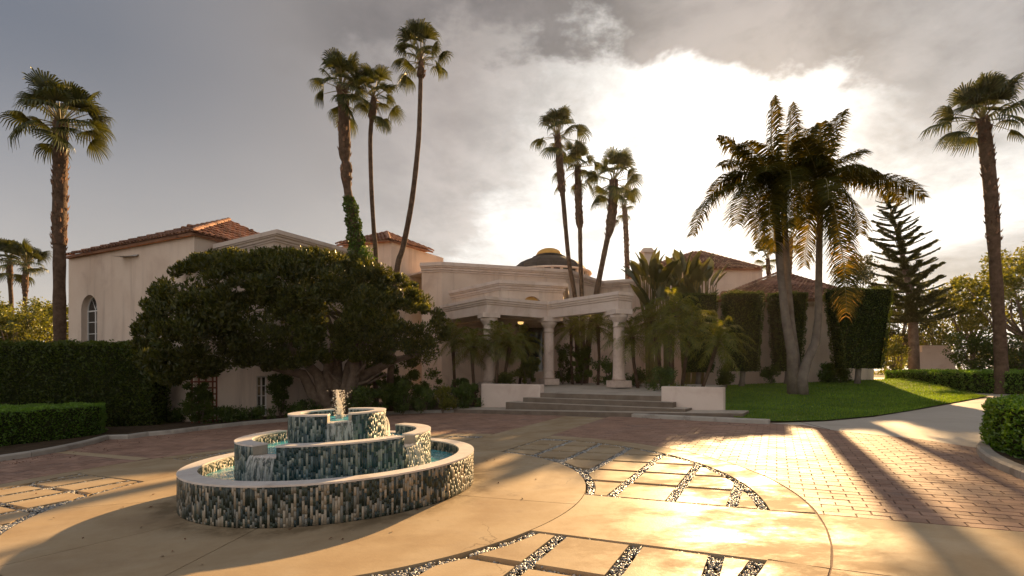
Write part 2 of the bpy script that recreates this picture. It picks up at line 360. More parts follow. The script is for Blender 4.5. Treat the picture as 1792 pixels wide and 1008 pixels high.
def water_mat(name, foam=0.5, tint=(0.10, 0.40, 0.46)):
    m, t, o = newmat(name)
    g = t.n('ShaderNodeNewGeometry'); pos = g.outputs['Position']
    n = t.noise(pos, 7, 5, 0.6, 0.6)
    f = t.rng(n, 0.62 - 0.12 * foam, 0.76 - 0.12 * foam, 0, 0.7, True)
    p = t.n('ShaderNodeBsdfPrincipled'); t.l(t.mix(f, tint, (0.78, 0.82, 0.82)), p.inputs['Base Color'])
    p.inputs['Roughness'].default_value = 0.07; p.inputs['IOR'].default_value = 1.33
    t.l(t.rng(f, 0, 1, 0.30, 0.0), p.inputs['Transmission Weight'])
    t.l(bump(t, n, 0.9, 0.08), p.inputs['Normal'])
    t.l(p.outputs[0], o.inputs[0]); return m
water = water_mat('fountain_water', .75, (0.05, 0.50, 0.62))
def froth_mat():
    m, t, o = newmat('falling_water')
    g = t.n('ShaderNodeNewGeometry')
    n = t.noise(t.vscale(g.outputs['Position'], 28, 28, 5), 1.0, 4, 0.6)
    d = t.n('ShaderNodeBsdfPrincipled'); d.inputs['Base Color'].default_value = (0.82, 0.82, 0.80, 1); d.inputs['Roughness'].default_value = 0.15
    d.inputs['Subsurface Weight'].default_value = 0.0
    tl = t.n('ShaderNodeBsdfTranslucent'); tl.inputs[0].default_value = (0.9, 0.88, 0.84, 1)
    a = t.n('ShaderNodeMixShader'); a.inputs[0].default_value = 0.55; t.l(d.outputs[0], a.inputs[1]); t.l(tl.outputs[0], a.inputs[2])
    tp = t.n('ShaderNodeBsdfTransparent')
    b = t.n('ShaderNodeMixShader'); t.l(t.rng(n, 0.42, 0.62, 0.12, 0.85, True), b.inputs[0]); t.l(tp.outputs[0], b.inputs[1]); t.l(a.outputs[0], b.inputs[2])
    t.l(b.outputs[0], o.inputs[0]); return m
froth = froth_mat()
def jet_mat():
    m, t, o = newmat('jet_water')
    d = t.n('ShaderNodeBsdfPrincipled'); d.inputs['Base Color'].default_value = (0.85, 0.82, 0.78, 1); d.inputs['Roughness'].default_value = 0.2
    tl = t.n('ShaderNodeBsdfTranslucent'); tl.inputs[0].default_value = (0.9, 0.85, 0.78, 1)
    a = t.n('ShaderNodeMixShader'); a.inputs[0].default_value = 0.6; t.l(d.outputs[0], a.inputs[1]); t.l(tl.outputs[0], a.inputs[2])
    t.l(a.outputs[0], o.inputs[0]); return m
jetm = jet_mat()
def glass_mat():
    m, t, o = newmat('dark_window_glass')
    g = t.n('ShaderNodeNewGeometry')
    p = t.n('ShaderNodeBsdfPrincipled'); t.l(t.mix(t.noise(g.outputs['Position'], 1.5, 2), (0.012, 0.014, 0.013), (0.05, 0.05, 0.045)), p.inputs['Base Color'])
    p.inputs['Roughness'].default_value = 0.06; p.inputs['Specular IOR Level'].default_value = 0.8
    t.l(p.outputs[0], o.inputs[0]); return m
glass = glass_mat()
def lamp_mat():
    m, t, o = newmat('lit_lamp_glass')
    e = t.n('ShaderNodeEmission'); e.inputs[0].default_value = (1.0, 0.55, 0.18, 1); e.inputs[1].default_value = 0.5
    t.l(e.outputs[0], o.inputs[0]); return m
lampm = lamp_mat()
def stone_mat():
    m, t, o = newmat('gravel_stone')
    g = t.n('ShaderNodeNewGeometry')
    col = t.ramp(g.outputs['Random Per Island'], [(0, (0.10, 0.11, 0.12)), (0.3, (0.22, 0.22, 0.22)), (0.6, (0.36, 0.35, 0.33)), (0.85, (0.52, 0.50, 0.46)), (1, (0.66, 0.63, 0.58))])
    p = t.n('ShaderNodeBsdfPrincipled'); t.l(col, p.inputs['Base Color']); p.inputs['Roughness'].default_value = 0.35
    t.l(p.outputs[0], o.inputs[0]); return m
gravelm = stone_mat()

# ------------------------------------------------------------------ ground plan: a round plaza on a drive that falls gently to the left
CX, CY = -2.62, 7.67
R0, R1, R3, R2 = 2.03, 3.70, 5.83, 6.30
EU = np.array([0.4617, 0.887]); EV = np.array([0.887, -0.4617])
UC, VC, BW = 5.565, -5.87, 0.81
def uv2xy(u, v): return (u * EU[0] + v * EV[0], u * EU[1] + v * EV[1])
def xy2uv(x, y): return (x * EU[0] + y * EU[1], x * EV[0] + y * EV[1])
def polar(r, a): return (CX + r * math.cos(a), CY + r * math.sin(a))

def strip_grid(name, front, back, zf, mat, nu=40, nv=14):
    """sheet between two polylines, nu by nv cells; zf(x,y,s,t)->z"""
    def samp(pl, t):
        L = [0]
        for a, b in zip(pl[:-1], pl[1:]): L.append(L[-1] + math.hypot(b[0] - a[0], b[1] - a[1]))
        q = t * L[-1]
        for i in range(len(pl) - 1):
            if q <= L[i + 1] + 1e-9:
                k = (q - L[i]) / max(1e-9, L[i + 1] - L[i]); return (pl[i][0] + (pl[i + 1][0] - pl[i][0]) * k, pl[i][1] + (pl[i + 1][1] - pl[i][1]) * k)
        return pl[-1]
    V = []; Fc = []
    for i in range(nu + 1):
        a = samp(front, i / nu); b = samp(back, i / nu)
        for j in range(nv + 1):
            k = j / nv; x = a[0] + (b[0] - a[0]) * k; y = a[1] + (b[1] - a[1]) * k
            V.append((x, y, zf(x, y, i / nu, k)))
    for i in range(nu):
        for j in range(nv):
            q = i * (nv + 1) + j; Fc.append((q, q + nv + 1, q + nv + 2, q + 1))
    m = MB(); m.add(V, Fc); return m
# far ground sheet, large enough to reach the horizon
m = MB(); xs = [-900, -300, -100, -40, 0, 40, 100, 300, 900]; ys = [-60, 0, 20, 40, 100, 300, 1200]
V = [(x, y, gz(max(-60, min(60, x))) - 0.16) for x in xs for y in ys]
m.add(V, [(i * len(ys) + j, (i + 1) * len(ys) + j, (i + 1) * len(ys) + j + 1, i * len(ys) + j + 1) for i in range(len(xs) - 1) for j in range(len(ys) - 1)])
m.build('ground', farground, kind='structure')
# bed under the whole drive (mortar and sand)
m = MB(); drive_poly = [(-30, -6), (-16, 9), (-12.2, 16.9), (-7.6, 21.2), (-1.8, 22), (3, 20), (8, 16), (12, 16), (32, 40), (45, 40), (40, -6)]
circ = [polar(R2 - 0.1, 2 * math.pi * k / 72) for k in range(72)]
lp = [[Vector((p[0], p[1], 0)) for p in drive_poly], [Vector((p[0], p[1], 0)) for p in circ]]
m.add([(p.x, p.y, gz(p.x) - 0.008) for l_ in lp for p in l_], [tuple(t_) for t_ in tessellate_polygon(lp)])
m.build('drive_bed', mortar, kind='structure')
# kerb line of the drive (traced), continued outside the frame
kerb_pts = [G(px, py) for px, py in ((20, 805), (60, 799), (103, 791), (140, 783), (168, 776), (190, 769), (224, 768.5), (262, 763), (299, 760), (360, 752), (430, 744), (500, 738), (560, 733), (640, 727.5), (730, 723.5), (820, 721.7), (927, 721), (1034, 725), (1141, 732.4), (1230, 737), (1300, 740.5), (1345, 742.5))]
kerb_xy = [(-12.6, 5.0), (-12.2, 9.0)] + [(p.x, p.y) for p in kerb_pts]

def clip_half(poly, nx, ny, c):
    out = []
    for i in range(len(poly)):
        a = poly[i]; b = poly[(i + 1) % len(poly)]
        da = a[0] * nx + a[1] * ny - c; db = b[0] * nx + b[1] * ny - c
        if da <= 0: out.append(a)
        if da * db < 0:
            k = da / (da - db); out.append((a[0] + (b[0] - a[0]) * k, a[1] + (b[1] - a[1]) * k))
    return out
def clip_circle_in(poly, r):
    for k in range(72):
        a = 2 * math.pi * (k + .5) / 72; nx, ny = math.cos(a), math.sin(a)
        poly = clip_half(poly, nx, ny, r * 0.9996 + CX * nx + CY * ny)
        if len(poly) < 3: return []
    return poly
def densify(poly, st=0.06):
    out = []
    for i in range(len(poly)):
        a = poly[i]; b = poly[(i + 1) % len(poly)]; L = math.hypot(b[0] - a[0], b[1] - a[1]); n = max(1, int(L / st))
        out += [(a[0] + (b[0] - a[0]) * k / n, a[1] + (b[1] - a[1]) * k / n) for k in range(n)]
    return out
def push_out(poly, r):
    out = []; hit = False
    if all(math.hypot(p[0] - CX, p[1] - CY) >= r for p in densify(poly, .04)): return poly
    for p in densify(poly, .04):
        d = math.hypot(p[0] - CX, p[1] - CY)
        if d < r:
            p = (CX + (p[0] - CX) * r / d, CY + (p[1] - CY) * r / d)
        if not out or math.hypot(out[-1][0] - p[0], out[-1][1] - p[1]) > 0.004: out.append(p)
    # drop collinear points
    res = []
    n = len(out)
    for i in range(n):
        a, b, c = out[i - 1], out[i], out[(i + 1) % n]
        if abs((b[0] - a[0]) * (c[1] - b[1]) - (b[1] - a[1]) * (c[0] - b[0])) > 1e-6: res.append(b)
    return res
def area(poly): return abs(sum(poly[i][0] * poly[(i + 1) % len(poly)][1] - poly[(i + 1) % len(poly)][0] * poly[i][1] for i in range(len(poly))) / 2) if len(poly) > 2 else 0
def rect_uv(u0, u1, v0, v1): return [uv2xy(u0, v0), uv2xy(u1, v0), uv2xy(u1, v1), uv2xy(u0, v1)]
# paving bricks: running bond, rows parallel to the spoke edge
def in_poly(x, y, poly):
    c = False; n = len(poly); j = n - 1
    for i in range(n):
        if (poly[i][1] > y) != (poly[j][1] > y) and x < (poly[j][0] - poly[i][0]) * (y - poly[i][1]) / (poly[j][1] - poly[i][1]) + poly[i][0]: c = not c
        j = i
    return c
RP = 11.12     # radius where the brick field ends and the walk begins on the right
region = kerb_xy + [(7.6, 13.2), (7.62, 12.07), (7.81, 11.5), (8.27, 10.34), (8.33, 9.13), (7.33, 7.88), (6.68, 6.63), (6.2, 5.0), (5.6, 3), (3, 0), (-9, 0)]
def brick_ok(u, v):
    x, y = uv2xy(u, v); r = math.hypot(x - CX, y - CY)
    if r < R2 + 0.02: return False
    if v > VC and u < 6.40: return False
    if v < VC and u < UC + BW and not (r > R2 and y > 3.0): return False
    if v < VC and 6.0 < u < 6.30: return False
    if u > UC and abs(v - VC) < BW: return False
    return in_poly(x, y, region)
BL, BH = 0.30, 0.15
centres = []; partial = []
iu0, iu1 = int(-2 / BH), int(22 / BH)
for iu in range(iu0, iu1):
    u = 6.40 + (iu - int((6.4 - 0) / BH) + 0.5) * BH if False else 6.40 + iu * BH - int(6.40 / BH) * BH + BH / 2
    for iv in range(int(-21 / BL), int(6 / BL)):
        v = (iv + (0.5 if iu % 2 else 0.0)) * BL
        cor = [brick_ok(u + du, v + dv) for du in (-BH * .47, BH * .47) for dv in (-BL * .47, BL * .47)]
        if not all(cor) and any(cor): partial.append((u, v))
        if all(cor) and brick_ok(u, v):
            x, y = uv2xy(u, v)
            if y < 1.5: continue
            px = 896 + F * x / y
            if px < -250 or px > 2050: continue
            centres.append((y, x, u, v))
centres.sort()
vis = [c for c in centres if -5 < 896 + F * c[1] / c[0] < 1797]
near = set(vis[:300])
rz_b = math.atan2(EV[1], EV[0])
rb = random.Random(5)
mb = MB()
def brick_slab(mb_, x, y, dz, tx, ty):
    g = 0.010
    R = Matrix.Rotation(rz_b, 3, 'Z'); V = []
    for z in (0, 1):
        ins = g / 2 + (0.004 if z else 0)
        for a, b in ((-1, -1), (1, -1), (1, 1), (-1, 1)):
            q = R @ Vector((a * (BL / 2 - ins), b * (BH / 2 - ins), 0))
            zz = -0.05 if z == 0 else dz + tx * a + ty * b
            V.append((x + q.x, y + q.y, TILT * (x + q.x) + zz))
    mb_.add(V, [(4, 5, 6, 7), (0, 1, 5, 4), (1, 2, 6, 5), (2, 3, 7, 6), (3, 0, 4, 7)])
for c in centres:
    if c in near: continue
    brick_slab(mb, c[1], c[0], rb.uniform(-.003, .003), rb.uniform(-.0012, .0012), rb.uniform(-.0012, .0012))
def cut_brick(u, v):
    p = rect_uv(u - BH / 2 + .005, u + BH / 2 - .005, v - BL / 2 + .005, v + BL / 2 - .005)
    p = push_out(p, R2 + 0.02) if math.hypot(*(np.array(uv2xy(u, v)) - (CX, CY))) < R2 + .3 else p
    if v > VC - .1 and u < 6.5: p = clip_half(p, -EU[0], -EU[1], -6.395)
    if v > VC and u < 6.4: return None
    if v < VC and 5.9 < u < 6.45: p = clip_half(p, *((EU[0], EU[1], 6.0) if u < 6.15 else (-EU[0], -EU[1], -6.30)))
    if u > UC and abs(v - VC) < BW + .2 and u > 11: p = clip_half(p, *((EV[0], EV[1], VC - BW) if v < VC else (-EV[0], -EV[1], -VC - BW)))
    return p
for (u, v) in partial:
    x, y = uv2xy(u, v)
    if y < 1.5 or abs(F * x / y) > 1150: continue
    p = cut_brick(u, v)
    if p is None or area(p) < .002: continue
    # keep only pieces inside the brick field (kerb side pieces slide under the kerb)
    mb.prism(p, lambda x, y: gz(x) - .05, lambda x, y: gz(x))

po = mb.build('brick_paving', brick_mat, kind='structure')
bmesh_src = MB(); brick_slab(bmesh_src, 0, 0, 0, 0, 0)
bricks_me = bmesh_src.mesh('brick', brick_obj_mat)
for c in sorted(near):
    o = bpy.data.objects.new('brick', bricks_me); link(o, po)
    o.location = (c[1], c[0], gz(c[1]) + rb.uniform(-.003, .003)); o.rotation_euler = (rb.uniform(-.008, .008), rb.uniform(-.008, .008), 0)

# concrete slabs
plaza = MB()
plaza.prism([polar(R2 + 0.0, 2 * math.pi * k / 96) for k in range(96)], lambda x, y: gz(x) - 0.084, lambda x, y: gz(x) - 0.068)
plaza_o = plaza.build('plaza', joint_dark, kind='structure')
def slab_from(poly, name='slab', parent=None, mat=concrete, th=0.066, top=0.0, rim=0.006):
    n = len(poly)
    m = MB(); m.prism(poly, lambda x, y: gz(x) - th, lambda x, y: gz(x) + top); return m.build(name, mat, parent)
def arc(r, a0, a1, n=24): return [polar(r, a0 + (a1 - a0) * k / n) for k in range(n + 1)]
def sector(r_in, r_out, a0, a1, gap=0.006, **kw):
    n = max(6, int(abs(a1 - a0) / 0.045))
    return slab_from(arc(r_out - gap, a0 + gap / r_out, a1 - gap / r_out, n) + arc(r_in + gap, a1 - gap / r_in, a0 + gap / r_in, n), parent=plaza_o, **kw)
# inner ring round the fountain, radial joints
jr = [rad(a) for a in (-126, -96, -23, 20, 62, 108, 152, 193, 234)]
for a0, a1 in zip(jr[:-1], jr[1:]): sector(1.2, R1, a0, a1)
# pieces cut by straight lines: polygons densified, pushed out of / into circles
g = 0.006
for (u0, u1, v0, v1) in ((UC - BW, UC + BW, VC + 3.45, VC + 7), (UC - BW, UC + BW, VC - 7, VC - 3.45), (UC + 3.45, UC + 7, VC - BW, VC + BW), (UC - 7, UC - 3.45, VC - BW, VC + BW)):
    p = clip_circle_in(rect_uv(u0 + g, u1 - g, v0, v1), R2 - g); p = push_out(p, R1 + g)
    slab_from(p, parent=plaza_o)
# outer ring pieces, each cut by the spokes (quadrants) and one more joint in the middle
for q in range(4):
    su, sv = ((1, 1), (1, -1), (-1, -1), (-1, 1))[q]
    def edge_ang(r, along_u):
        k = math.asin(BW / r)
        return k
    base = math.atan2(EV[1], EV[0])    # +v axis angle
    # quadrant centre direction
    d = np.array(EU) * su + np.array(EV) * sv; mid = math.atan2(d[1], d[0])
    h_out = math.pi / 4 - math.asin((BW + g) / R2)
    nseg = 2
    for s_ in range(nseg):
        a0 = mid - h_out + 2 * h_out * s_ / nseg; a1 = a0 + 2 * h_out / nseg
        sector(R3 + 0.02, R2, a0 + (0.0 if s_ else 0.006), a1 - (0 if s_ == 0 else 0.006))
# pavers
US = [UC + BW + k * 0.825 for k in range(0, 7)]; VS = [VC + BW + 0.08 + k * 0.755 for k in range(0, 8)]
US = [UC + BW, 7.24, 8.06, 8.87, 9.62, 10.38, 11.1, 11.8]
VSr = [VC + BW, -4.21, -3.44, -2.68, -1.90, -1.155, -0.46, 0.28]
pav_cells = []
def paver(u0, u1, v0, v1):
    p = clip_circle_in(rect_uv(u0, u1, v0, v1), R3 - 0.10)
    if area(p) < 0.03: return
    p = push_out(p, R1 + 0.13)
    if area(p) < 0.05: return
    pav_cells.append(p)
gu, gv = 0.062, 0.066
for qi, (su, sv) in enumerate(((1, 1), (1, -1), (-1, -1), (-1, 1))):
    for i in range(len(US) - 1):
        for j in range(len(VSr) - 1):
            u0, u1 = US[i] - UC, US[i + 1] - UC; v0, v1 = VSr[j] - VC, VSr[j + 1] - VC
            a, b = (u0 + (gu if i else 0.05), u1 - gu); c, d = (v0 + gv, v1 - gv)
            if su < 0: a, b = -b, -a
            if sv < 0: c, d = -d, -c
            paver(UC + a, UC + b, VC + c, VC + d)
for p in pav_cells:
    slab_from(p, 'paver', plaza_o, th=0.066, top=-0.002)
# gravel between the pavers: real stones
def poly_contains_any(x, y): 
    return any(in_poly(x, y, p) for p in pav_boxes_near(x, y))
pav_bb = [(min(q[0] for q in p), max(q[0] for q in p), min(q[1] for q in p), max(q[1] for q in p), p) for p in pav_cells]
def pav_boxes_near(x, y): return [b[4] for b in pav_bb if b[0] <= x <= b[1] and b[2] <= y <= b[3]]
rg = np.random.RandomState(3); stones = []
tries = 0
octv = np.array([(1, 0, 0), (0, 1, 0), (-1, 0, 0), (0, -1, 0), (0, 0, 1), (0, 0, -1)], float)
octf = np.array([(0, 1, 4), (1, 2, 4), (2, 3, 4), (3, 0, 4), (1, 0, 5), (2, 1, 5), (3, 2, 5), (0, 3, 5)])
SV = []; ST = []; n = 0
while n < 19000 and tries < 200000:
    tries += 1
    r = math.sqrt(rg.uniform((R1 + .02) ** 2, (R3 + .01) ** 2)); a = rg.uniform(0, 2 * math.pi); x, y = polar(r, a)
    if y < 3.2 or abs((x / y) * F) > 960 or (x < 0 and r < 4 and y < 4): continue
    if y > 7 and rg.rand() < 0.35: continue
    u, v = xy2uv(x, y)
    if abs(u - UC) < BW + .01 or abs(v - VC) < BW + .01: continue
    if poly_contains_any(x, y): continue
    du_ = min(abs(abs(u - UC) - (q_ - UC)) for q_ in US[1:])
    row_ = du_ < .06 and min(abs(abs(v - VC) - (q_ - VC)) for q_ in VSr) > .075
    if row_ and rg.rand() < .45: continue
    s_ = rg.uniform(0.009, 0.021) * (1.0 if y < 6 else 1.25)
    sc3 = np.array([s_ * rg.uniform(.8, 1.5), s_ * rg.uniform(.6, 1.1), s_ * rg.uniform(.45, .9)])
    q = Matrix.Rotation(rg.uniform(0, 6.3), 3, 'Z') @ Matrix.Rotation(rg.uniform(-.7, .7), 3, 'X')
    V = (octv * sc3 + rg.uniform(-.2, .2, (6, 3)) * s_ * 0.6) @ np.array(q).T + np.array([x, y, gz(x) - (0.054 if row_ else 0.030) + rg.uniform(0, 0.014)])
    SV.append(V); ST.append(octf + 6 * n); n += 1
o = bpy.data.objects.new('gravel', quick_mesh('gravel', np.concatenate(SV), np.concatenate(ST), gravelm)); link(o)
tag(o, 'pale grey and dark gravel filling the gaps between the plaza pavers', 'gravel', kind='stuff')
# concrete outside the circle: wide band leading right, strip at the left, walk to the steps
def outer_piece(poly, name, mat=concrete):
    return slab_from(push_out(poly, R2 + 0.012), name, plaza_o if mat is concrete else None, mat=mat)
band = outer_piece([uv2xy(4.76, 0.2), uv2xy(6.385, 0.2), uv2xy(6.385, 3.6), uv2xy(4.76, 3.6)], 'slab')
outer_piece([uv2xy(-1, -1.6), uv2xy(4.745, -1.6), uv2xy(4.745, 3.6), uv2xy(-1, 3.6)], 'slab')
slab_from([uv2xy(6.01, -12.3), uv2xy(6.29, -12.3), uv2xy(6.29, -16.0), uv2xy(6.01, -16.0)], 'slab', plaza_o)
outer_piece([uv2xy(11.6, VC - BW + g), uv2xy(11.6, VC + BW - g), uv2xy(16.5, VC + BW - g), uv2xy(16.9, VC - BW + g)], 'slab')
# the walk going off to the right behind the lawn edge
walk = [(7.05, 13.85), (7.6, 13.2), (7.62, 12.07), (7.81, 11.5), (8.27, 10.34), (8.33, 9.13), (9.5, 9.6), (13, 10.2), (26, 12), (26.5, 22), (23.5, 27), (30, 37), (26, 37), (22.2, 29.0), (19.0, 20.2), (14.46, 17.15), (10.37, 14.54), (8.58, 13.87)]
# split in a few big slabs with joints
wm = MB(); wm.prism(walk, lambda x, y: gz(x) - 0.05, lambda x, y: gz(x) + 0.002)
wm.build('footpath', path_concrete, kind='structure')
far_walk = MB(); far_walk.prism([(21.9, 28.6), (24.5, 29.8), (38, 52), (32, 54)], lambda x, y: 1.0 + 0.0 * x, lambda x, y: 1.05)
far_walk.build('path', path_concrete, kind='structure')
# joints on the walk as thin dark grooves
for a, b in (((7.62, 12.2), (7.9, 14.0)),):
    d = Vector((b[0] - a[0], b[1] - a[1])).normalized(); nrm = Vector((-d.y, d.x)) * 0.008
    m = MB(); m.prism([(a[0] + nrm.x, a[1] + nrm.y), (b[0] + nrm.x, b[1] + nrm.y), (b[0] - nrm.x, b[1] - nrm.y), (a[0] - nrm.x, a[1] - nrm.y)], lambda x, y: gz(x) + .001, lambda x, y: gz(x) + .006)
    m.build('expansion_joint', joint_dark, kind='structure')

# kerbs: stones of about 2.4 m with small joints
def kerb_line(name, pts, w=0.16, h=0.13, seg=2.4, flip=False, gutter=0.0):
    L = [0]
    for a, b in zip(pts[:-1], pts[1:]): L.append(L[-1] + math.hypot(b[0] - a[0], b[1] - a[1]))
    def at(q):
        for i in range(len(pts) - 1):
            if q <= L[i + 1] + 1e-9:
                k = (q - L[i]) / max(1e-9, L[i + 1] - L[i]); return Vector((pts[i][0] + (pts[i + 1][0] - pts[i][0]) * k, pts[i][1] + (pts[i + 1][1] - pts[i][1]) * k))
        return Vector(pts[-1][:2])
    def nrm(q):
        d = (at(min(q + .15, L[-1])) - at(max(q - .15, 0))).normalized(); return Vector((-d.y, d.x)) * (-1 if flip else 1)
    root = None; nseg = max(1, round(L[-1] / seg)); parts = []
    for s_ in range(nseg):
        q0 = L[-1] * s_ / nseg + 0.006; q1 = L[-1] * (s_ + 1) / nseg - 0.006
        k = max(3, int((q1 - q0) / 0.3)); prof = [(0.0, -0.06), (0.0, h - 0.03), (0.03, h), (w, h), (w, -0.06)]
        V = []; Fc = []
        for i in range(k + 1):
            q = q0 + (q1 - q0) * i / k; p = at(q); n_ = nrm(q)
            for off, z in prof: V.append((p.x + n_.x * off, p.y + n_.y * off, gz(p.x) + z))
        m_ = len(prof)
        for i in range(k):
            for j in range(m_ - 1): Fc.append((i * m_ + j, (i + 1) * m_ + j, (i + 1) * m_ + j + 1, i * m_ + j + 1))
        Fc.append(tuple(range(m_))); Fc.append(tuple(range(k * m_ + m_ - 1, k * m_ - 1, -1)))
        mm = MB(); mm.add(V, Fc); parts.append(mm)
    root = parts[0].build(name, kerb_concrete, kind='structure')
    for mm in parts[1:]: mm.build('kerb_stone', kerb_concrete, root)
    return root
kerb_line('kerb', kerb_xy)
hk = [(6.0, 4.4), (6.3, 5.6), (6.68, 6.63), (7.0, 7.3), (7.33, 7.88), (7.7, 8.4), (8.04, 8.81), (8.5, 9.25), (9.2, 9.75), (10.4, 10.2), (12.5, 10.5)]
kerb_line('kerb', hk, flip=True)
# planting beds
beds = MB()
def bed(name, poly, mat=soil, z=0.105):
    m = MB(); m.prism(poly, lambda x, y: gz(x) - 0.15, lambda x, y: gz(x) + z); return m.build(name, mat, kind='structure')
bed('planting_bed', [(p[0], p[1]) for p in [( -12.75, 5), (-12.35, 9)] + [(q[0] + (-0.15 if q[0] < -8 else 0), q[1] + 0.15) for q in kerb_xy[2:-3]]] + [(6.9, 16.5), (5.4, 34), (-34, 40), (-60, 5)])
bed('hedge_bed', [(hk[i][0] + 0.15, hk[i][1] - 0.02) for i in range(len(hk))] + [(14, 10), (14, 3), (9, 3)], z=0.09)
# lawn
lawn_front = [(6.95, 16.55), (6.55, 14.45), (7.05, 14.0), (8.58, 13.92), (10.37, 14.6), (14.4, 17.2), (19.0, 20.3), (22.0, 28.4)]
lawn_front = [(6.95, 16.6), (6.75, 14.6), (7.4, 13.98), (8.58, 13.92), (10.37, 14.6), (12.4, 15.8), (14.4, 17.2), (19.0, 20.3)]
lawn_back = [(4.9, 24.5), (7, 26.6), (10, 27.2), (13, 27.4), (17, 27.5), (21.9, 28.2)]
def lawn_z(x, y, s_, k): 
    e = k * k * (3 - 2 * k)
    return gz(x) + 0.03 + (0.50 + (0.15 if False else 0)) * min(1, e * 1.0) + 0.02 * math.sin(x * 1.3) * math.sin(y * .9) * k
lm = strip_grid('lawn', lawn_front, lawn_back, lawn_z, grassm, 60, 24)
lawn_o = lm.build('lawn', grassm, smooth=True, kind='structure')
def interp_lawn():
    V = np.array(lm.v); return V
LV = interp_lawn().reshape(61, 25, 3)
rg = np.random.RandomState(11); N = 42000
iu = rg.uniform(0, 59.99, N); jv = rg.uniform(0, 1, N) ** 1.15 * 23.99
i0 = iu.astype(int); j0 = jv.astype(int); fu = (iu - i0)[:, None]; fv = (jv - j0)[:, None]
Pb = (LV[i0, j0] * (1 - fu) + LV[i0 + 1, j0] * fu) * (1 - fv) + (LV[i0, j0 + 1] * (1 - fu) + LV[i0 + 1, j0 + 1] * fu) * fv
hh = rg.uniform(.03, .07, N)[:, None]; an = rg.uniform(0, 6.28, N); w = 0.012
side = np.stack([np.cos(an), np.sin(an), np.zeros(N)], 1) * w
lean = np.stack([rg.uniform(-.02, .02, N), rg.uniform(-.02, .02, N), np.zeros(N)], 1)
V = np.stack([Pb - side, Pb + side, Pb + lean + np.array([0, 0, 1]) * hh], 1).reshape(-1, 3)
o = bpy.data.objects.new('grass', quick_mesh('grass', V, np.arange(3 * N).reshape(-1, 3), L_grass)); link(o, None)
tag(o, 'short mown green grass covering the curved lawn beside the steps', 'grass', kind='stuff')
def lawn_h(x, y):
    d = (LV[:, :, 0] - x) ** 2 + (LV[:, :, 1] - y) ** 2; i = np.unravel_index(np.argmin(d), d.shape); return float(LV[i][2])

# ------------------------------------------------------------------ leaves
LT = np.array([(0, 1, 2), (0, 2, 3)])
def leaf_cards(C, size, rg, aspect=0.5, up=0.0, nrm=None, out=0.5, fold=0.18):
    """C centres (N,3). each leaf: base, left, tip, right."""
    N = len(C)
    d = rg.normal(size=(N, 3))
    if nrm is not None: d = d / np.linalg.norm(d, axis=1, keepdims=True) * (1 - out) + nrm * out
    d[:, 2] += up
    d /= np.linalg.norm(d, axis=1, keepdims=True) + 1e-9
    r = rg.normal(size=(N, 3)); s = np.cross(d, r); s /= np.linalg.norm(s, axis=1, keepdims=True) + 1e-9
    nn = np.cross(s, d)
    L = (size * rg.uniform(.65, 1.35, N))[:, None]; W = L * aspect * 0.5
    b = C - d * L * .5; tip = C + d * L * .5; mid = C - d * L * .02 + nn * L * fold
    V = np.stack([b, mid + s * W, tip, mid - s * W], 1).reshape(-1, 3)
    T = (LT[None] + 4 * np.arange(N)[:, None, None]).reshape(-1, 3)
    return V, T
def clump_points(centres, radii, per, rg, shell=0.5, squash=0.8):
    K = len(centres); C = np.repeat(np.asarray(centres), per, 0); R = np.repeat(np.asarray(radii), per)
    d = rg.normal(size=(K * per, 3)); d /= np.linalg.norm(d, axis=1, keepdims=True)
    r = R * (shell + (1 - shell) * rg.uniform(0, 1, K * per) ** 0.6)
    d2 = d.copy(); d2[:, 2] *= squash
    return C + d2 * r[:, None], d
def leaves_obj(name, V, T, mat, parent=None, **tags):
    off = np.zeros(3) if parent is None else np.array(parent.location)
    o = bpy.data.objects.new(name, quick_mesh(name, V - off, T, mat)); link(o, parent); return tag(o, **tags)
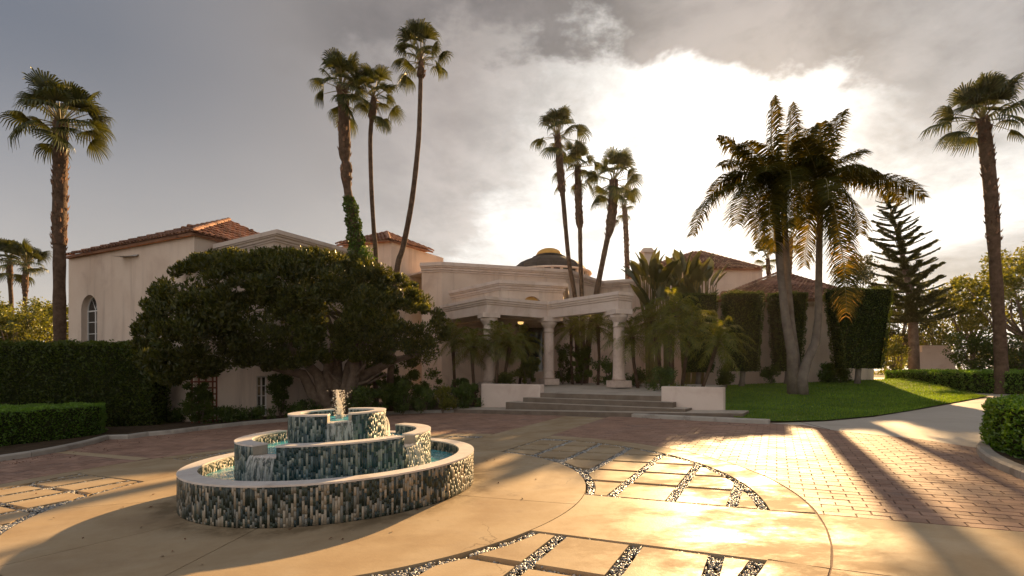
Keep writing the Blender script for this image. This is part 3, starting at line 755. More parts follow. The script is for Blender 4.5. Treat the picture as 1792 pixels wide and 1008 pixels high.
def hedge(name, outline, h0, h1, mat, leaf, dens, rg, label, group=None, lump=0.06, taper=0.0, parent=None, cat='hedge', round_=0.12, top_only=False):
    """clipped hedge: dark twiggy core plus a skin of leaf faces on sides and top"""
    pts = outline; n = len(pts)
    ar = sum(pts[i][0] * pts[(i + 1) % n][1] - pts[(i + 1) % n][0] * pts[i][1] for i in range(n))
    if ar < 0: pts = pts[::-1]
    cx = sum(p[0] for p in pts) / n; cy = sum(p[1] for p in pts) / n
    z0 = h0 if callable(h0) else (lambda x, y: h0); z1 = h1 if callable(h1) else (lambda x, y: h1)
    def inset(d):
        out = []
        for i in range(n):
            a = Vector(pts[i - 1]); b = Vector(pts[i]); c = Vector(pts[(i + 1) % n])
            n1 = Vector((-(b - a).y, (b - a).x)).normalized(); n2 = Vector((-(c - b).y, (c - b).x)).normalized()
            m_ = (n1 + n2); m_ = m_ / max(0.5, m_.length_squared) * 2 if m_.length > 0 else n1
            out.append((b.x + m_.x * d, b.y + m_.y * d))
        return out
    core = MB(); ins = inset(leaf * 0.9)
    lo = inset(leaf * 0.9 + taper); V = [(p[0], p[1], z0(*p) + 0.02) for p in lo] + [(p[0], p[1], z1(*p) - leaf) for p in ins]
    core.add(V, [tuple(range(n, 2 * n)), tuple(range(n - 1, -1, -1))] + [(i, (i + 1) % n, n + (i + 1) % n, n + i) for i in range(n)])
    Cs = []; Ns = []
    for i in range(n):
        a = np.array(pts[i]); b = np.array(pts[(i + 1) % n]); L = np.linalg.norm(b - a)
        hm = z1(a[0], a[1]) - z0(a[0], a[1]); k = int(L * hm * dens)
        if k < 1: continue
        t = rg.rand(k)[:, None]; p = a + (b - a) * t; zz0 = np.array([z0(q[0], q[1]) for q in p]); zz1 = np.array([z1(q[0], q[1]) for q in p])
        w = rg.rand(k); z = zz0 + (zz1 - zz0) * w
        nr = np.array([(b - a)[1], -(b - a)[0]]) / L
        bul = lump * np.sin(p[:, 0] * 5.1 + p[:, 1] * 3.7 + z * 4.3) * np.sin(p[:, 0] * 2.3 - z * 6.1 + p[:, 1] * 4.9)
        rnd = round_ * np.clip((w - (1 - round_ / hm)) / (round_ / hm), 0, 1) ** 2 if round_ else 0
        offs = bul - rnd * 0.8 + rg.normal(0, leaf * 0.35, k) - taper * (1 - w)
        q = np.concatenate([p + nr[None] * offs[:, None], z[:, None]], 1); Cs.append(q); Ns.append(np.tile(np.array([nr[0], nr[1], 0.35]), (k, 1)))
    # top
    xs = [p[0] for p in pts]; ys = [p[1] for p in pts]; bb = (min(xs), max(xs), min(ys), max(ys))
    k = int((bb[1] - bb[0]) * (bb[3] - bb[2]) * dens * 1.0)
    q = np.stack([rg.uniform(bb[0], bb[1], k), rg.uniform(bb[2], bb[3], k)], 1)
    keep = np.array([in_poly(a[0], a[1], pts) for a in q]) if k else np.zeros(0, bool); q = q[keep]
    if len(q):
        z = np.array([z1(a[0], a[1]) for a in q]) + lump * np.sin(q[:, 0] * 4.1) * np.sin(q[:, 1] * 5.3 + q[:, 0]) + rg.normal(0, leaf * 0.35, len(q))
        Cs.append(np.concatenate([q, z[:, None]], 1)); Ns.append(np.tile(np.array([0, 0, 1.0]), (len(q), 1)))
    # stray shoots
    C = np.concatenate(Cs); Nn = np.concatenate(Ns)
    V, T = leaf_cards(C, leaf, rg, 0.55, 0.15, Nn, 0.45)
    e = empty(name, (cx, cy, z0(cx, cy)), label, cat, group)
    core.build('branches', MT['hedge_core'], e)
    leaves_obj('leaves', V, T, mat, e, kind='stuff')
    return e
surface('hedge_core', (0.012, 0.018, 0.006), (0.03, 0.035, 0.012), 6, 0.95, 0.8, 30, 0.05)

# ------------------------------------------------------------------ palms
def fan_mesh(name, el, rs, mat=L_palm, pet=1.05, R=0.82, nseg=22, gust=0.0):
    """one fan frond: stalk plus a pleated blade split into drooping fingers. el: elevation of the stalk in degrees"""
    r = random.Random(rs); e = rad(el)
    m = MB()
    # stalk, arched
    base = Vector((0, 0, 0)); pts = []
    for i in range(5):
        t = i / 4; pts.append(Vector((math.cos(e) * pet * t, 0, math.sin(e) * pet * t - 0.14 * pet * t * t * math.cos(e))))
    m.tube(pts, [0.028, 0.024, 0.02, 0.017, 0.012], 4, 1, cap=False)
    hub = pts[-1]; ax = (pts[-1] - pts[-2]).normalized()
    ax = (ax + Vector((0, 0, -0.10 if el > 30 else -0.3))).normalized()
    sd = Vector((0, 1, 0)); nn = ax.cross(sd)
    if nn.z < 0: nn = -nn
    span = rad(r.uniform(78, 100))
    for k in range(nseg):
        a = -span + 2 * span * (k + .5) / nseg; da = span / nseg
        ln = R * (0.80 + 0.20 * math.cos(a * .8)) * r.uniform(.9, 1.07)
        d0 = ax * math.cos(a) + sd * math.sin(a) + nn * (0.20 * (1 - math.cos(a)))
        def pt(rr, aa, droop):
            d = ax * math.cos(aa) + sd * math.sin(aa); p = hub + d * rr + nn * (0.06 * math.sin(min(1, rr / R) * 3)) - nn * (rr * .22 * (1 - math.cos(aa)))
            p.z -= droop; return p
        kd = 0.45 if el > 50 else 0.75; dr = [0.0, 0.01 * R, 0.10 * R * kd, (0.42 + r.uniform(-.15, .2)) * R * kd]
        rr = [0.03, 0.52 * ln, 0.78 * ln, 0.94 * ln]
        if el < -10: dr = [0, .03 * R, .10 * R, .25 * R]
        ws = [1.0, 1.0, 0.62, 0.07]
        V = []
        for q in range(4):
            zz = nn * 0.0
            V += [pt(rr[q], a - da * ws[q], dr[q]), pt(rr[q], a, dr[q]) + nn * (0.022 * (1 - q * .25)), pt(rr[q], a + da * ws[q], dr[q])]
        Fc = []
        for q in range(3):
            b = q * 3; Fc += [(b, b + 1, b + 4, b + 3), (b + 1, b + 2, b + 5, b + 4)]
        m.add(V, Fc, 0)
    return m.mesh(name, [mat, petiole_mat])
FAN_EL = [82, 64, 42, 18, -10, -38, -62]
fans = {(e_, v): fan_mesh('fan_frond', e_, 100 + e_ + v * 7) for e_ in FAN_EL for v in (0, 1)}
def trunk_wobble(pts): return pts
def fan_palm(path, ydep, label, seed, rough_from=None, fscale=1.0, nf=26, group=None, base_y=None, wind=0.0, boots=True, base_z=None, counts=None, name='fan_palm'):
    """path: (px, py, width px) from low to high at depth ydep; rough_from: py above which leaf bases stay on the trunk"""
    r = random.Random(seed); k = ydep / F
    cs_ = 1 / math.sqrt(1 + ((path[-1][0] - 896) / F) ** 2)
    pts = [P(a, b, ydep) for a, b, c in path]; rr = [c * k / 2 * cs_ * .95 for a, b, c in path]; fscale *= 1.22 * cs_ ** .5
    b0 = pts[0].copy(); zb = base_z if base_z is not None else gz(b0.x)
    if pts[0].z > zb + 0.2:
        d = pts[0] - pts[1]; sl = d.x / abs(d.z) if abs(d.z) > 1e-6 else 0
        pts = [Vector((b0.x + sl * .5 * (b0.z - zb), b0.y, zb - .1)), ] + pts; rr = [rr[0] * 1.15] + rr
    # smooth resample (Catmull)
    sp = []; sr = []; n = len(pts)
    for i in range(n - 1):
        p0, p1, p2, p3 = pts[max(0, i - 1)], pts[i], pts[i + 1], pts[min(n - 1, i + 2)]
        for s_ in range(6):
            t = s_ / 6
            sp.append(0.5 * ((2 * p1) + (p2 - p0) * t + (2 * p0 - 5 * p1 + 4 * p2 - p3) * t * t + (3 * p1 - p0 - 3 * p2 + p3) * t ** 3)); sr.append(rr[i] + (rr[i + 1] - rr[i]) * t)
    sp.append(pts[-1]); sr.append(rr[-1])
    top = sp[-1]
    root = empty(name, (sp[0].x, sp[0].y, zb), label, 'palm tree', group)
    m = MB(); m.tube(sp, [q * (1 + r.uniform(-.04, .04)) for q in sr], 12); m.build('trunk', bark_palm, root, smooth=True)
    if boots and rough_from is not None:
        zr = EYE + (Y0 - rough_from) / F * ydep; V = []; T = []; nb = 0
        for i in range(len(sp) - 1):
            a, b = sp[i], sp[i + 1]
            if b.z < zr: continue
            L = (b - a).length; cnt = max(1, int(L * 26 * max(.5, sr[i] / .25)))
            for q in range(cnt):
                t = r.random(); c = a.lerp(b, t)
                if c.z < zr: continue
                th = r.uniform(0, 6.283); rad_ = (sr[i] + (sr[i + 1] - sr[i]) * t)
                o_ = Vector((math.cos(th), math.sin(th), 0)); s_ = Vector((-o_.y, o_.x, 0))
                h = r.uniform(.09, .17) * (1 + rad_); w = r.uniform(.035, .06); ou = r.uniform(.03, .09)
                p0 = c + o_ * rad_ * .9; tip = c + o_ * (rad_ + ou) + Vector((0, 0, h))
                V += [p0 - s_ * w, p0 + s_ * w, tip + s_ * w * .5, tip - s_ * w * .5, p0 + o_ * .05 - Vector((0, 0, .03))]
                T += [(nb, nb + 1, nb + 2), (nb, nb + 2, nb + 3), (nb, nb + 3, nb + 4), (nb + 1, nb + 4, nb + 2), (nb + 4, nb + 3, nb + 2)]; nb += 5
        if nb:
            off = np.array(root.location)
            o = bpy.data.objects.new('leaf_bases', quick_mesh('leaf_bases', np.array([tuple(q) for q in V]) - off, np.array(T), bark_boot)); link(o, root); o['kind'] = 'stuff'
    nf = int(nf * 1.35); cnts = counts or [5, 7, 6, 4, 2, 1, 0]; tot = sum(cnts)
    for ci, e_ in enumerate(FAN_EL):
        c_ = max(1, round(cnts[ci] * nf / tot)) if cnts[ci] else 0
        ph = r.uniform(0, 6.28)
        for q in range(c_):
            az = ph + 2 * math.pi * q / c_ + r.uniform(-.5, .5)
            o = bpy.data.objects.new('frond', fans[(e_, r.randint(0, 1))]); link(o, root)
            o.location = top - root.location + Vector((0, 0, -.04 * ci)); s_ = fscale * r.uniform(.78, 1.22)
            o.scale = (s_, s_, s_); o.rotation_euler = (r.uniform(-.45, .45), r.uniform(-.22, .22) , az)
    return root
# ------------------------------------------------------------------ feather palms
def pinnate(mb_, base, ctrl, tip, nl, ll, wl, r, droop=0.5, thick=0.02, sweep=0.5):
    """feather frond as a Bezier rachis with leaflets on both sides that hang down"""
    def bz(t): return base * (1 - t) ** 2 + ctrl * 2 * t * (1 - t) + tip * t * t
    N = 12; pts = [bz(i / N) for i in range(N + 1)]
    mb_.tube(pts, [thick * (1 - .85 * i / N) for i in range(N + 1)], 4, 1, cap=False)
    for k in range(nl):
        t = 0.10 + 0.90 * (k + .5) / nl; p = bz(t); d = (bz(min(1, t + .02)) - bz(t - .02)).normalized()
        s0 = d.cross(Vector((0, 0, 1)))
        if s0.length < .15: s0 = d.cross(Vector((1, 0, 0)))
        s0.normalize(); upv = s0.cross(d)
        L = ll * (0.45 + 0.75 * math.sin(math.pi * min(1, t * .85 + .08))) * (1 if t < .9 else .75)
        for sg in (-1, 1):
            dd = (s0 * sg + d * (sweep + r.uniform(-.12, .12)) + upv * r.uniform(.0, .45)).normalized()
            q1 = p + dd * L * .5 + Vector((0, 0, -droop * L * .10)); q2 = p + dd * L * r.uniform(.9, 1.03) + Vector((0, 0, -droop * L * r.uniform(.35, .75)))
            wv = d * wl * .5
            mb_.add([p - wv * .5, p + wv * .5, q1 + wv, q1 - wv, q2], [(0, 1, 2, 3), (3, 2, 4)], 0)
# ------------------------------------------------------------------ trees
def leafy_tree(name, base, trunk_r, clumps, per, leaf, mat, label, seed, cat='tree', group=None, limbs=True, bark_m=bark, squash=.8, parent=None):
    """clumps: list of (centre Vector, radius)"""
    rg_ = np.random.RandomState(seed); r = random.Random(seed)
    root = empty(name, base, label, cat, group)
    m = MB(); base = Vector(base)
    cs = [Vector(c[0]) for c in clumps]; mid = sum(cs, Vector()) / len(cs)
    fork = base.lerp(Vector((mid.x, mid.y, mid.z)), 0.45); fork.x = base.x + (mid.x - base.x) * .25; fork.y = base.y + (mid.y - base.y) * .25
    m.tube([base - Vector((0, 0, .2)), base.lerp(fork, .5) + Vector((r.uniform(-.1, .1), 0, 0)), fork], [trunk_r * 1.25, trunk_r, trunk_r * .85], 9)
    if limbs:
        for c in r.sample(cs, min(len(cs), 22)):
            q = fork.lerp(c, .5) + Vector((r.uniform(-.3, .3), r.uniform(-.3, .3), -.12 * (c - fork).length))
            m.tube([fork, q, c], [trunk_r * .5, trunk_r * .26, trunk_r * .07], 6)
    m.build('trunk', bark_m, root, smooth=True)
    C, d = clump_points([tuple(c[0]) for c in clumps], [c[1] for c in clumps], per, rg_, .35, squash)
    V, T = leaf_cards(C, leaf, rg_, .6, 0.1, d, .35)
    leaves_obj('crown', V, T, mat, root)
    return root
def blob_clumps(c, rx, ry, rz, n, cr, seed, lower=-.6):
    r = random.Random(seed); out = []
    for i in range(n):
        while True:
            d = Vector((r.gauss(0, 1), r.gauss(0, 1), r.gauss(0, 1))).normalized()
            if d.z > lower: break
        k = r.uniform(.55, 1.0)
        out.append((Vector((c[0] + d.x * rx * k, c[1] + d.y * ry * k, c[2] + d.z * rz * k)), cr * r.uniform(.7, 1.3)))
    return out
# ================================================================== BUILDING
def wall(A, B, z0, zA, zB, th, mat, parent, holes=(), name='wall'):
    """upright wall between two ground points, front on the side of the camera; holes: polygons in (s, z)"""
    A = Vector(A[:2]); B = Vector(B[:2]); d = B - A; L = d.length; e = d / L; nb = Vector((-e.y, e.x))
    if nb.dot(A + d * .5) < 0: nb = -nb          # nb points away from the camera
    outer = [(0, z0), (L, z0), (L, zB), (0, zA)]
    loops = [[Vector((p[0], p[1], 0)) for p in outer]] + [[Vector((p[0], p[1], 0)) for p in h] for h in holes]
    tris = tessellate_polygon(loops); flat = [p for l in loops for p in l]
    m = MB()
    def W(p, off): return (A.x + e.x * p[0] + nb.x * off, A.y + e.y * p[0] + nb.y * off, p[1])
    n = len(flat)
    V = [W(p, 0) for p in flat] + [W(p, th) for p in flat]
    Fc = [tuple(t) for t in tris] + [tuple(i + n for i in t[::-1]) for t in tris]
    b = 0
    for l in loops:
        k = len(l); Fc += [(b + i, b + (i + 1) % k, n + b + (i + 1) % k, n + b + i) for i in range(k)]; b += k
    m.add(V, Fc)
    o = m.build(name, mat, parent)
    return o, (lambda s_, z, off=0: Vector(W((s_, z), off)))
def sweep(path, prof, mat, name, parent, closed_prof=True, side=1):
    """path: list of (x, y, z); prof: (out, dz) with out towards the camera side; mitred corners"""
    n = len(path); m = MB(); V = []
    for i in range(n):
        p = Vector(path[i]); a = Vector(path[max(0, i - 1)][:2]); c = Vector(path[min(n - 1, i + 1)][:2]); b = p.xy
        ns = []
        for q0, q1 in ((a, b), (b, c)):
            if (q1 - q0).length > 1e-6:
                d = (q1 - q0).normalized(); ns.append(Vector((d.y, -d.x)) * side)
        if len(ns) == 2:
            mm = ns[0] + ns[1]; mm = mm / max(.3, mm.length_squared) * 2
        else: mm = ns[0]
        for o_, dz in prof: V.append((p.x + mm.x * o_, p.y + mm.y * o_, p.z + dz))
    k = len(prof); Fc = []
    for i in range(n - 1):
        for j in range(k): Fc.append((i * k + j, i * k + (j + 1) % k, (i + 1) * k + (j + 1) % k, (i + 1) * k + j))
    Fc.append(tuple(range(k))); Fc.append(tuple(range((n - 1) * k + k - 1, (n - 1) * k - 1, -1)))
    m.add(V, Fc); return m.build(name, mat, parent)
CORN = [(-0.30, -0.02), (-0.30, 0.0), (0.26, 0.0), (0.26, -0.17), (0.20, -0.19), (0.20, -0.24), (0.12, -0.27), (0.12, -0.36), (0.05, -0.40), (0.05, -0.46), (0.0, -0.47), (-0.30, -0.47)]
def roof_tiles(poly, mat, parent, tw=0.24, tl=0.42, r=0.085, name='roof_tiles'):
    """barrel tiles laid over a planar 3D polygon, columns running down the slope"""
    P_ = [Vector(p) for p in poly]; nrm = (P_[1] - P_[0]).cross(P_[2] - P_[0]).normalized()
    if nrm.z < 0: nrm = -nrm
    down = Vector((nrm.x, nrm.y, 0)); down = (down - nrm * down.dot(nrm)).normalized()
    across = nrm.cross(down).normalized(); O = P_[0]
    pts = [((p - O).dot(across), (p - O).dot(down)) for p in P_]
    a0, a1 = min(p[0] for p in pts), max(p[0] for p in pts)
    rr = random.Random(int(abs(O.x * 100))); V = []; T = []; nb = 0
    na = int((a1 - a0) / tw)
    for i in range(na + 1):
        a = a0 + (i + .5) * tw; ys = []
        for j in range(len(pts)):
            p, q = pts[j], pts[(j + 1) % len(pts)]
            if (p[0] - a) * (q[0] - a) < 0: ys.append(p[1] + (q[1] - p[1]) * (a - p[0]) / (q[0] - p[0]))
        if len(ys) < 2: continue
        y0_, y1_ = min(ys), max(ys) + 0.05; y = y1_
        while y > y0_ + .02:
            t0 = max(y - tl, y0_ - .05); lift = rr.uniform(0, .012)
            # half barrel, wider and higher at the lower end
            for (yy, ra, li) in ((y, r, .035 + lift), (t0, r * .86, .0 + lift)):
                for k in range(5):
                    t = math.pi * k / 4
                    V.append(O + across * (a + math.cos(t) * ra * 1.25) + down * yy + nrm * (math.sin(t) * ra + li + .01))
            for k in range(4):
                T += [(nb + k, nb + k + 1, nb + 6 + k), (nb + k, nb + 6 + k, nb + 5 + k)]
            T += [(nb, nb + 1, nb + 2), (nb, nb + 2, nb + 3), (nb, nb + 3, nb + 4)]
            nb += 10; y -= tl * .9
    off = Vector((0, 0, 0)); q = parent
    while q is not None: off += q.location; q = q.parent
    if not V: return None
    o = bpy.data.objects.new(name, quick_mesh(name, np.array([tuple(v - off) for v in V]), np.array(T), mat)); link(o, parent); o['kind'] = 'stuff'; return o
def plane_mb(poly, th=0.10):
    m = MB(); P_ = [Vector(p) for p in poly]; n = len(P_); nrm = (P_[1] - P_[0]).cross(P_[2] - P_[0]).normalized()
    if nrm.z < 0: nrm = -nrm; P_ = P_[::-1]
    m.add(P_ + [p - nrm * th for p in P_], [tuple(range(n)), tuple(range(2 * n - 1, n - 1, -1))] + [(i, n + i, n + (i + 1) % n, (i + 1) % n) for i in range(n)]); return m
def ridge_row(m, a, b, r=0.10, tl=0.38):
    a = Vector(a); b = Vector(b); L = (b - a).length; n = max(1, int(L / tl)); d = (b - a) / L
    s_ = d.cross(Vector((0, 0, 1))).normalized(); u = s_.cross(d)
    for i in range(n):
        V = []
        for t, q, li in ((i / n, r * .85, 0.0), ((i + 1.08) / n, r, .03)):
            c = a.lerp(b, t)
            for k in range(6):
                th = math.pi * k / 5; V.append(c + s_ * math.cos(th) * q * 1.2 + u * (math.sin(th) * q * 1.1 + li + .03))
        m.add(V, [(k, k + 1, k + 7, k + 6) for k in range(5)] + [(11, 10, 9, 8, 7, 6)])

house = empty('house', (-5, 30, 0), 'rambling pale pink stucco building with clay tiled roofs, stone cornices and dark dome', 'building')
ZB = -1.2
def XY(px, y): return (PX(px, y), y)
def ZZ(py, y): return EYE + (Y0 - py) / F * y
def arch_poly(s0, s1, z0, z1, n=10):
    r = (s1 - s0) / 2; c = (s0 + s1) / 2
    return [(s0, z0), (s1, z0)] + [(c + r * math.cos(math.pi * k / n), z1 - r + r * math.sin(math.pi * k / n)) for k in range(n + 1)]
def window_parts(Wf, s0, s1, z0, z1, off, parent, arch=True, cols=2, rows=3):
    """frame, glazing bars and panes set inside a recess"""
    fr = MB(); gl = MB()
    def bar(sa, sb, za, zb, o0, o1, mb_=fr):
        c = [Wf(sa, za, o0), Wf(sb, za, o0), Wf(sb, zb, o0), Wf(sa, zb, o0), Wf(sa, za, o1), Wf(sb, za, o1), Wf(sb, zb, o1), Wf(sa, zb, o1)]
        mb_.add(c, [(0, 1, 2, 3), (4, 7, 6, 5), (0, 4, 5, 1), (1, 5, 6, 2), (2, 6, 7, 3), (3, 7, 4, 0)])
    b = 0.055; spring = z1 - (s1 - s0) / 2 if arch else z1
    bar(s0, s0 + b, z0, spring, off, off + .06); bar(s1 - b, s1, z0, spring, off, off + .06); bar(s0 + b, s1 - b, z0, z0 + b, off, off + .06)
    bar(s0 + b, s1 - b, spring - b, spring, off - .004, off + .056)
    for k in range(1, cols): s_ = s0 + (s1 - s0) * k / cols; bar(s_ - .03, s_ + .03, z0 + b, spring - b, off + .004, off + .05)
    for k in range(1, rows): z = z0 + (spring - z0) * k / rows; bar(s0 + b, s1 - b, z - .014, z + .014, off + .012, off + .046)
    if arch:
        r = (s1 - s0) / 2; c = (s0 + s1) / 2
        for k in range(10):
            t0, t1 = math.pi * k / 10, math.pi * (k + 1) / 10
            q = [(c + rr_ * math.cos(t), spring + rr_ * math.sin(t)) for rr_, t in ((r, t0), (r, t1), (r - b, t1), (r - b, t0))]
            V = [Wf(p[0], p[1], off) for p in q] + [Wf(p[0], p[1], off + .06) for p in q]
            fr.add(V, [(0, 1, 2, 3), (7, 6, 5, 4), (0, 4, 5, 1), (2, 6, 7, 3)])
        for t in (60, 120):
            a, b_ = rad(t - 1.5), rad(t + 1.5); q = [(c + .05 * math.cos(a), spring + .02), (c + (r - b) * math.cos(a), spring + (r - b) * math.sin(a)), (c + (r - b) * math.cos(b_), spring + (r - b) * math.sin(b_)), (c + .03, spring + .05)]
            fr.add([Wf(p[0], p[1], off + .01) for p in q], [(0, 1, 2, 3)])
        gl.add([Wf(p[0], p[1], off + .035) for p in arch_poly(s0 + .01, s1 - .01, z0 + .01, z1 - .01)], [tuple(range(13))])
    else: gl.add([Wf(s0, z0, off + .035), Wf(s1, z0, off + .035), Wf(s1, z1, off + .035), Wf(s0, z1, off + .035)], [(0, 1, 2, 3)])
    f = fr.build('window', white_paint, parent); gl.build('pane', glass, f); return f

# --- left wing (A): long wall, corner, return
A0 = XY(340, 19.8); A1 = XY(127, 23.76); A2 = (-11.0, 22.7); ZE = ZZ(410, 19.8)
LA = math.hypot(A1[0] - A0[0], A1[1] - A0[1])
# window at px 148..168 -> s measured from A1
def s_on(A, B, px):
    ax, ay = A[:2]; bx, by = B[:2]; k = (px - 896) / F
    t = (k * ay - ax) / ((bx - ax) - k * (by - ay)); return t * math.hypot(bx - ax, by - ay), ay + (by - ay) * t
s0, ya = s_on(A1, A0, 142); s1, yb = s_on(A1, A0, 170)
z1w = ZZ(516, (ya + yb) / 2); z0w = ZZ(604, (ya + yb) / 2)
wo, Wf = wall(A1, A0, ZB, ZE - .05, ZE - .05, 0.35, stucco, house, [arch_poly(s0, s1, z0w, z1w)])
window_parts(Wf, s0 + .0, s1 - .0, z0w, z1w, 0.24, house, True, 2, 3)
wall(A0, A2, ZB, ZE - .05, ZE - .05, 0.35, stucco, house)
wall(A1, (A1[0] + 3.4, A1[1] + 7.2), ZB, ZE - .05, ZE - .05, 0.35, stucco, house)
eA = Vector((A1[0] - A0[0], A1[1] - A0[1])).normalized(); eB = Vector((-eA.y, eA.x)) * (1 if -eA.y * 0 + eA.x < 0 else 1)
eB = Vector((eA.y, -eA.x)); 
if eB.y < 0: eB = -eB
pk = P(400, 387, 23.9); ov = 0.22
def off2(p, a, b): return (p[0] + eA.x * a + eB.x * b, p[1] + eA.y * a + eB.y * b)
c0 = (*off2(A0, -ov, -ov), ZE); c1 = (*off2(A1, ov, -ov), ZE); dpt = ((pk.x - A0[0]) * eB.x + (pk.y - A0[1]) * eB.y) * 2
c2 = (*off2(A0, -ov, dpt), ZE); c3 = (*off2(A1, ov, dpt), ZE)
rl = LA - 2 * 3.2
pk2 = (pk.x + eA.x * rl, pk.y + eA.y * rl, pk.z)
rp = MB()
for poly in ([c0, pk, pk2, c1], [c0, c2, pk], [c1, pk2, c3], [c2, c3, pk2, pk]):
    q = plane_mb(poly); rp.add(q.v, q.f)
roofA = rp.build('roof', rtile, house)
roof_tiles([c0, pk, pk2, c1], rtile, roofA); roof_tiles([c0, c2, pk], rtile, roofA)
rm = MB(); ridge_row(rm, c0, pk); ridge_row(rm, pk, pk2); ridge_row(rm, pk2, c1); rm.build('ridge_tiles', rtile, roofA)['kind'] = 'stuff'
for px, py0, py1 in ((322, 402, 396.5), (332, 401, 393)):
    m = MB(); b = P(px, py0 + 7, 22.6); h = (py0 + 7 - py1) * 22.6 / F
    m.lathe(b, [(.08, 0), (.08, h * .75), (.12, h * .78), (.12, h * .88), (.09, h)], 10); m.build('chimney', rtile, roofA)
# small grey scupper bracket on the long wall
s_, y_ = s_on(A1, A0, 215); s2_, y2_ = s_on(A1, A0, 243); zc = ZZ(449, y_)
m = MB(); a, b = Wf(s_, zc, -.02), Wf(s2_, zc - .02, -.02); nv = Wf(0, 0, -1) - Wf(0, 0, 0)
m.add([a, b, b + nv * .1 - Vector((0, 0, .10)), a + nv * .45 - Vector((0, 0, .06)), a - Vector((0, 0, .04)), b - Vector((0, 0, .04))], [(0, 1, 2, 3), (0, 3, 4), (4, 3, 2, 5), (1, 5, 2)])
m.build('scupper', metal_grey, house)
# --- block B: parapet rising to a corner
B0 = P(372, 430, 20.4); B1 = P(480, 403, 21.6); B2 = P(612, 439, 25.2)
_, Wb = wall(B0, B1, ZB, B0.z - .1, B1.z - .1, .3, stucco, house, [[(p, q) for p, q in ((s_on(B0, B1, 449)[0], ZZ(728, 21.3)), (s_on(B0, B1, 467)[0], ZZ(728, 21.3)), (s_on(B0, B1, 467)[0], ZZ(658, 21.3)), (s_on(B0, B1, 449)[0], ZZ(658, 21.3)))]])
window_parts(Wb, s_on(B0, B1, 449)[0], s_on(B0, B1, 467)[0], ZZ(728, 21.3), ZZ(658, 21.3), .15, house, False, 2, 4)
wall(B1, B2, ZB, B1.z - .1, B2.z - .1, .3, stucco, house)
sweep([tuple(B0), tuple(B1), tuple(B2)], CORN, trim_mat, 'cornice', house)
# --- block C: taller pavilion with a hip roof
C0 = P(597, 430, 31.1); C1 = P(685, 422, 30.0); C2 = P(757, 442, 32.9); C3 = P(776, 447, 33.9)
zc = C1.z
wall(C0, C1, ZB, zc - .05, zc - .05, .3, stucco, house); wall(C1, C3, ZB, zc - .05, zc - .12, .3, stucco, house)
cpk = P(677, 408, 33.6)
def ext(a, b, k): d = (Vector(b[:2]) - Vector(a[:2])).normalized() * k; return (b[0] + d.x, b[1] + d.y, zc)
e0 = (C0.x - .2, C0.y - .3, zc); e1 = (C1.x - .05, C1.y - .35, zc); e2 = (C2.x + .1, C2.y - .3, zc)
e3 = (e0[0] + e2[0] - e1[0], e0[1] + e2[1] - e1[1], zc)
rp = MB()
for poly in ([e0, e1, cpk], [e1, e2, cpk], [e2, e3, cpk], [e3, e0, cpk]): q = plane_mb(poly); rp.add(q.v, q.f)
rC = rp.build('roof', rtile, house); roof_tiles([e0, e1, cpk], rtile, rC); roof_tiles([e1, e2, cpk], rtile, rC)
rm = MB(); ridge_row(rm, e1, cpk); ridge_row(rm, e0, cpk); ridge_row(rm, e2, cpk); rm.build('ridge_tiles', rtile, rC)['kind'] = 'stuff'
# --- block D: long curved main wall with cornice
ZD = EYE + 6.37
Dp = [XY(738, 30.3), XY(773, 30.0), XY(990, 32.2), XY(1051, 36.3), XY(1106, 35.4), XY(1132, 38.5)]
ws0, wy = s_on(Dp[1], Dp[2], 912); ws1, _ = s_on(Dp[1], Dp[2], 953)
for i in range(len(Dp) - 1):
    holes = [[(ws0, ZZ(650, wy)), (ws1, ZZ(650, wy)), (ws1, ZZ(560, wy)), (ws0, ZZ(560, wy))]] if i == 1 else []
    o_, Wd = wall(Dp[i], Dp[i + 1], ZB, ZD - .02, ZD - .02, .35, stucco, house, holes)
    if i == 1: window_parts(Wd, ws0, ws1, ZZ(650, wy), ZZ(560, wy), .2, house, False, 1, 1)
sweep([(p[0], p[1], ZD + .04) for p in Dp], [(a * 1.15, b * 1.15) for a, b in CORN], trim_mat, 'cornice', house)
m = MB(); m.prism(Dp + [(9, 50), (-20, 50), (-8, 33)], ZD - .5, ZD - .4); m.build('flat_roof', trim_mat, house)
# --- block E: stepped parapet above the portico
E0 = P(791, 510, 29.2); E1 = P(877, 491, 25.7); E2 = P(985, 496.7, 26.7); E3 = (3.4, 32.3, 0); zE = E1.z
a0, _ = s_on(E1, E2, 914); a1, ye = s_on(E1, E2, 948); ztop = ZZ(519, ye)
o_, We = wall(E0, E1, 4.3, zE - .05, zE - .05, .3, stucco, house)
o_, We = wall(E1, E2, 4.3, zE - .05, zE - .05, .3, stucco, house, [arch_poly(a0, a1, ztop - .75, ztop)])
m = MB(); m.add([We(p[0], p[1], .2) for p in arch_poly(a0, a1, ztop - .75, ztop)], [tuple(range(13))]); m.build('pane', gold_cap, house)
wall(E2, E3, 4.3, zE - .05, zE - .05, .3, stucco, house)
sweep([(E0.x, E0.y, zE), (E1.x, E1.y, zE), (E2.x, E2.y, zE), (E3[0], E3[1], zE)], CORN, trim_mat, 'cornice', house)
m = MB(); m.prism([(E0.x, E0.y + .3), (E1.x, E1.y + .3), (E2.x - .3, E2.y + .3), (E3[0] - .3, E3[1])], zE - .4, zE - .3); m.build('flat_roof', trim_mat, house)
m = MB(); b = P(865, 491, 27.5); m.box((b.x, b.y, zE + .12), .42, .3, .3); m.build('roof_vent', trim_mat, house)
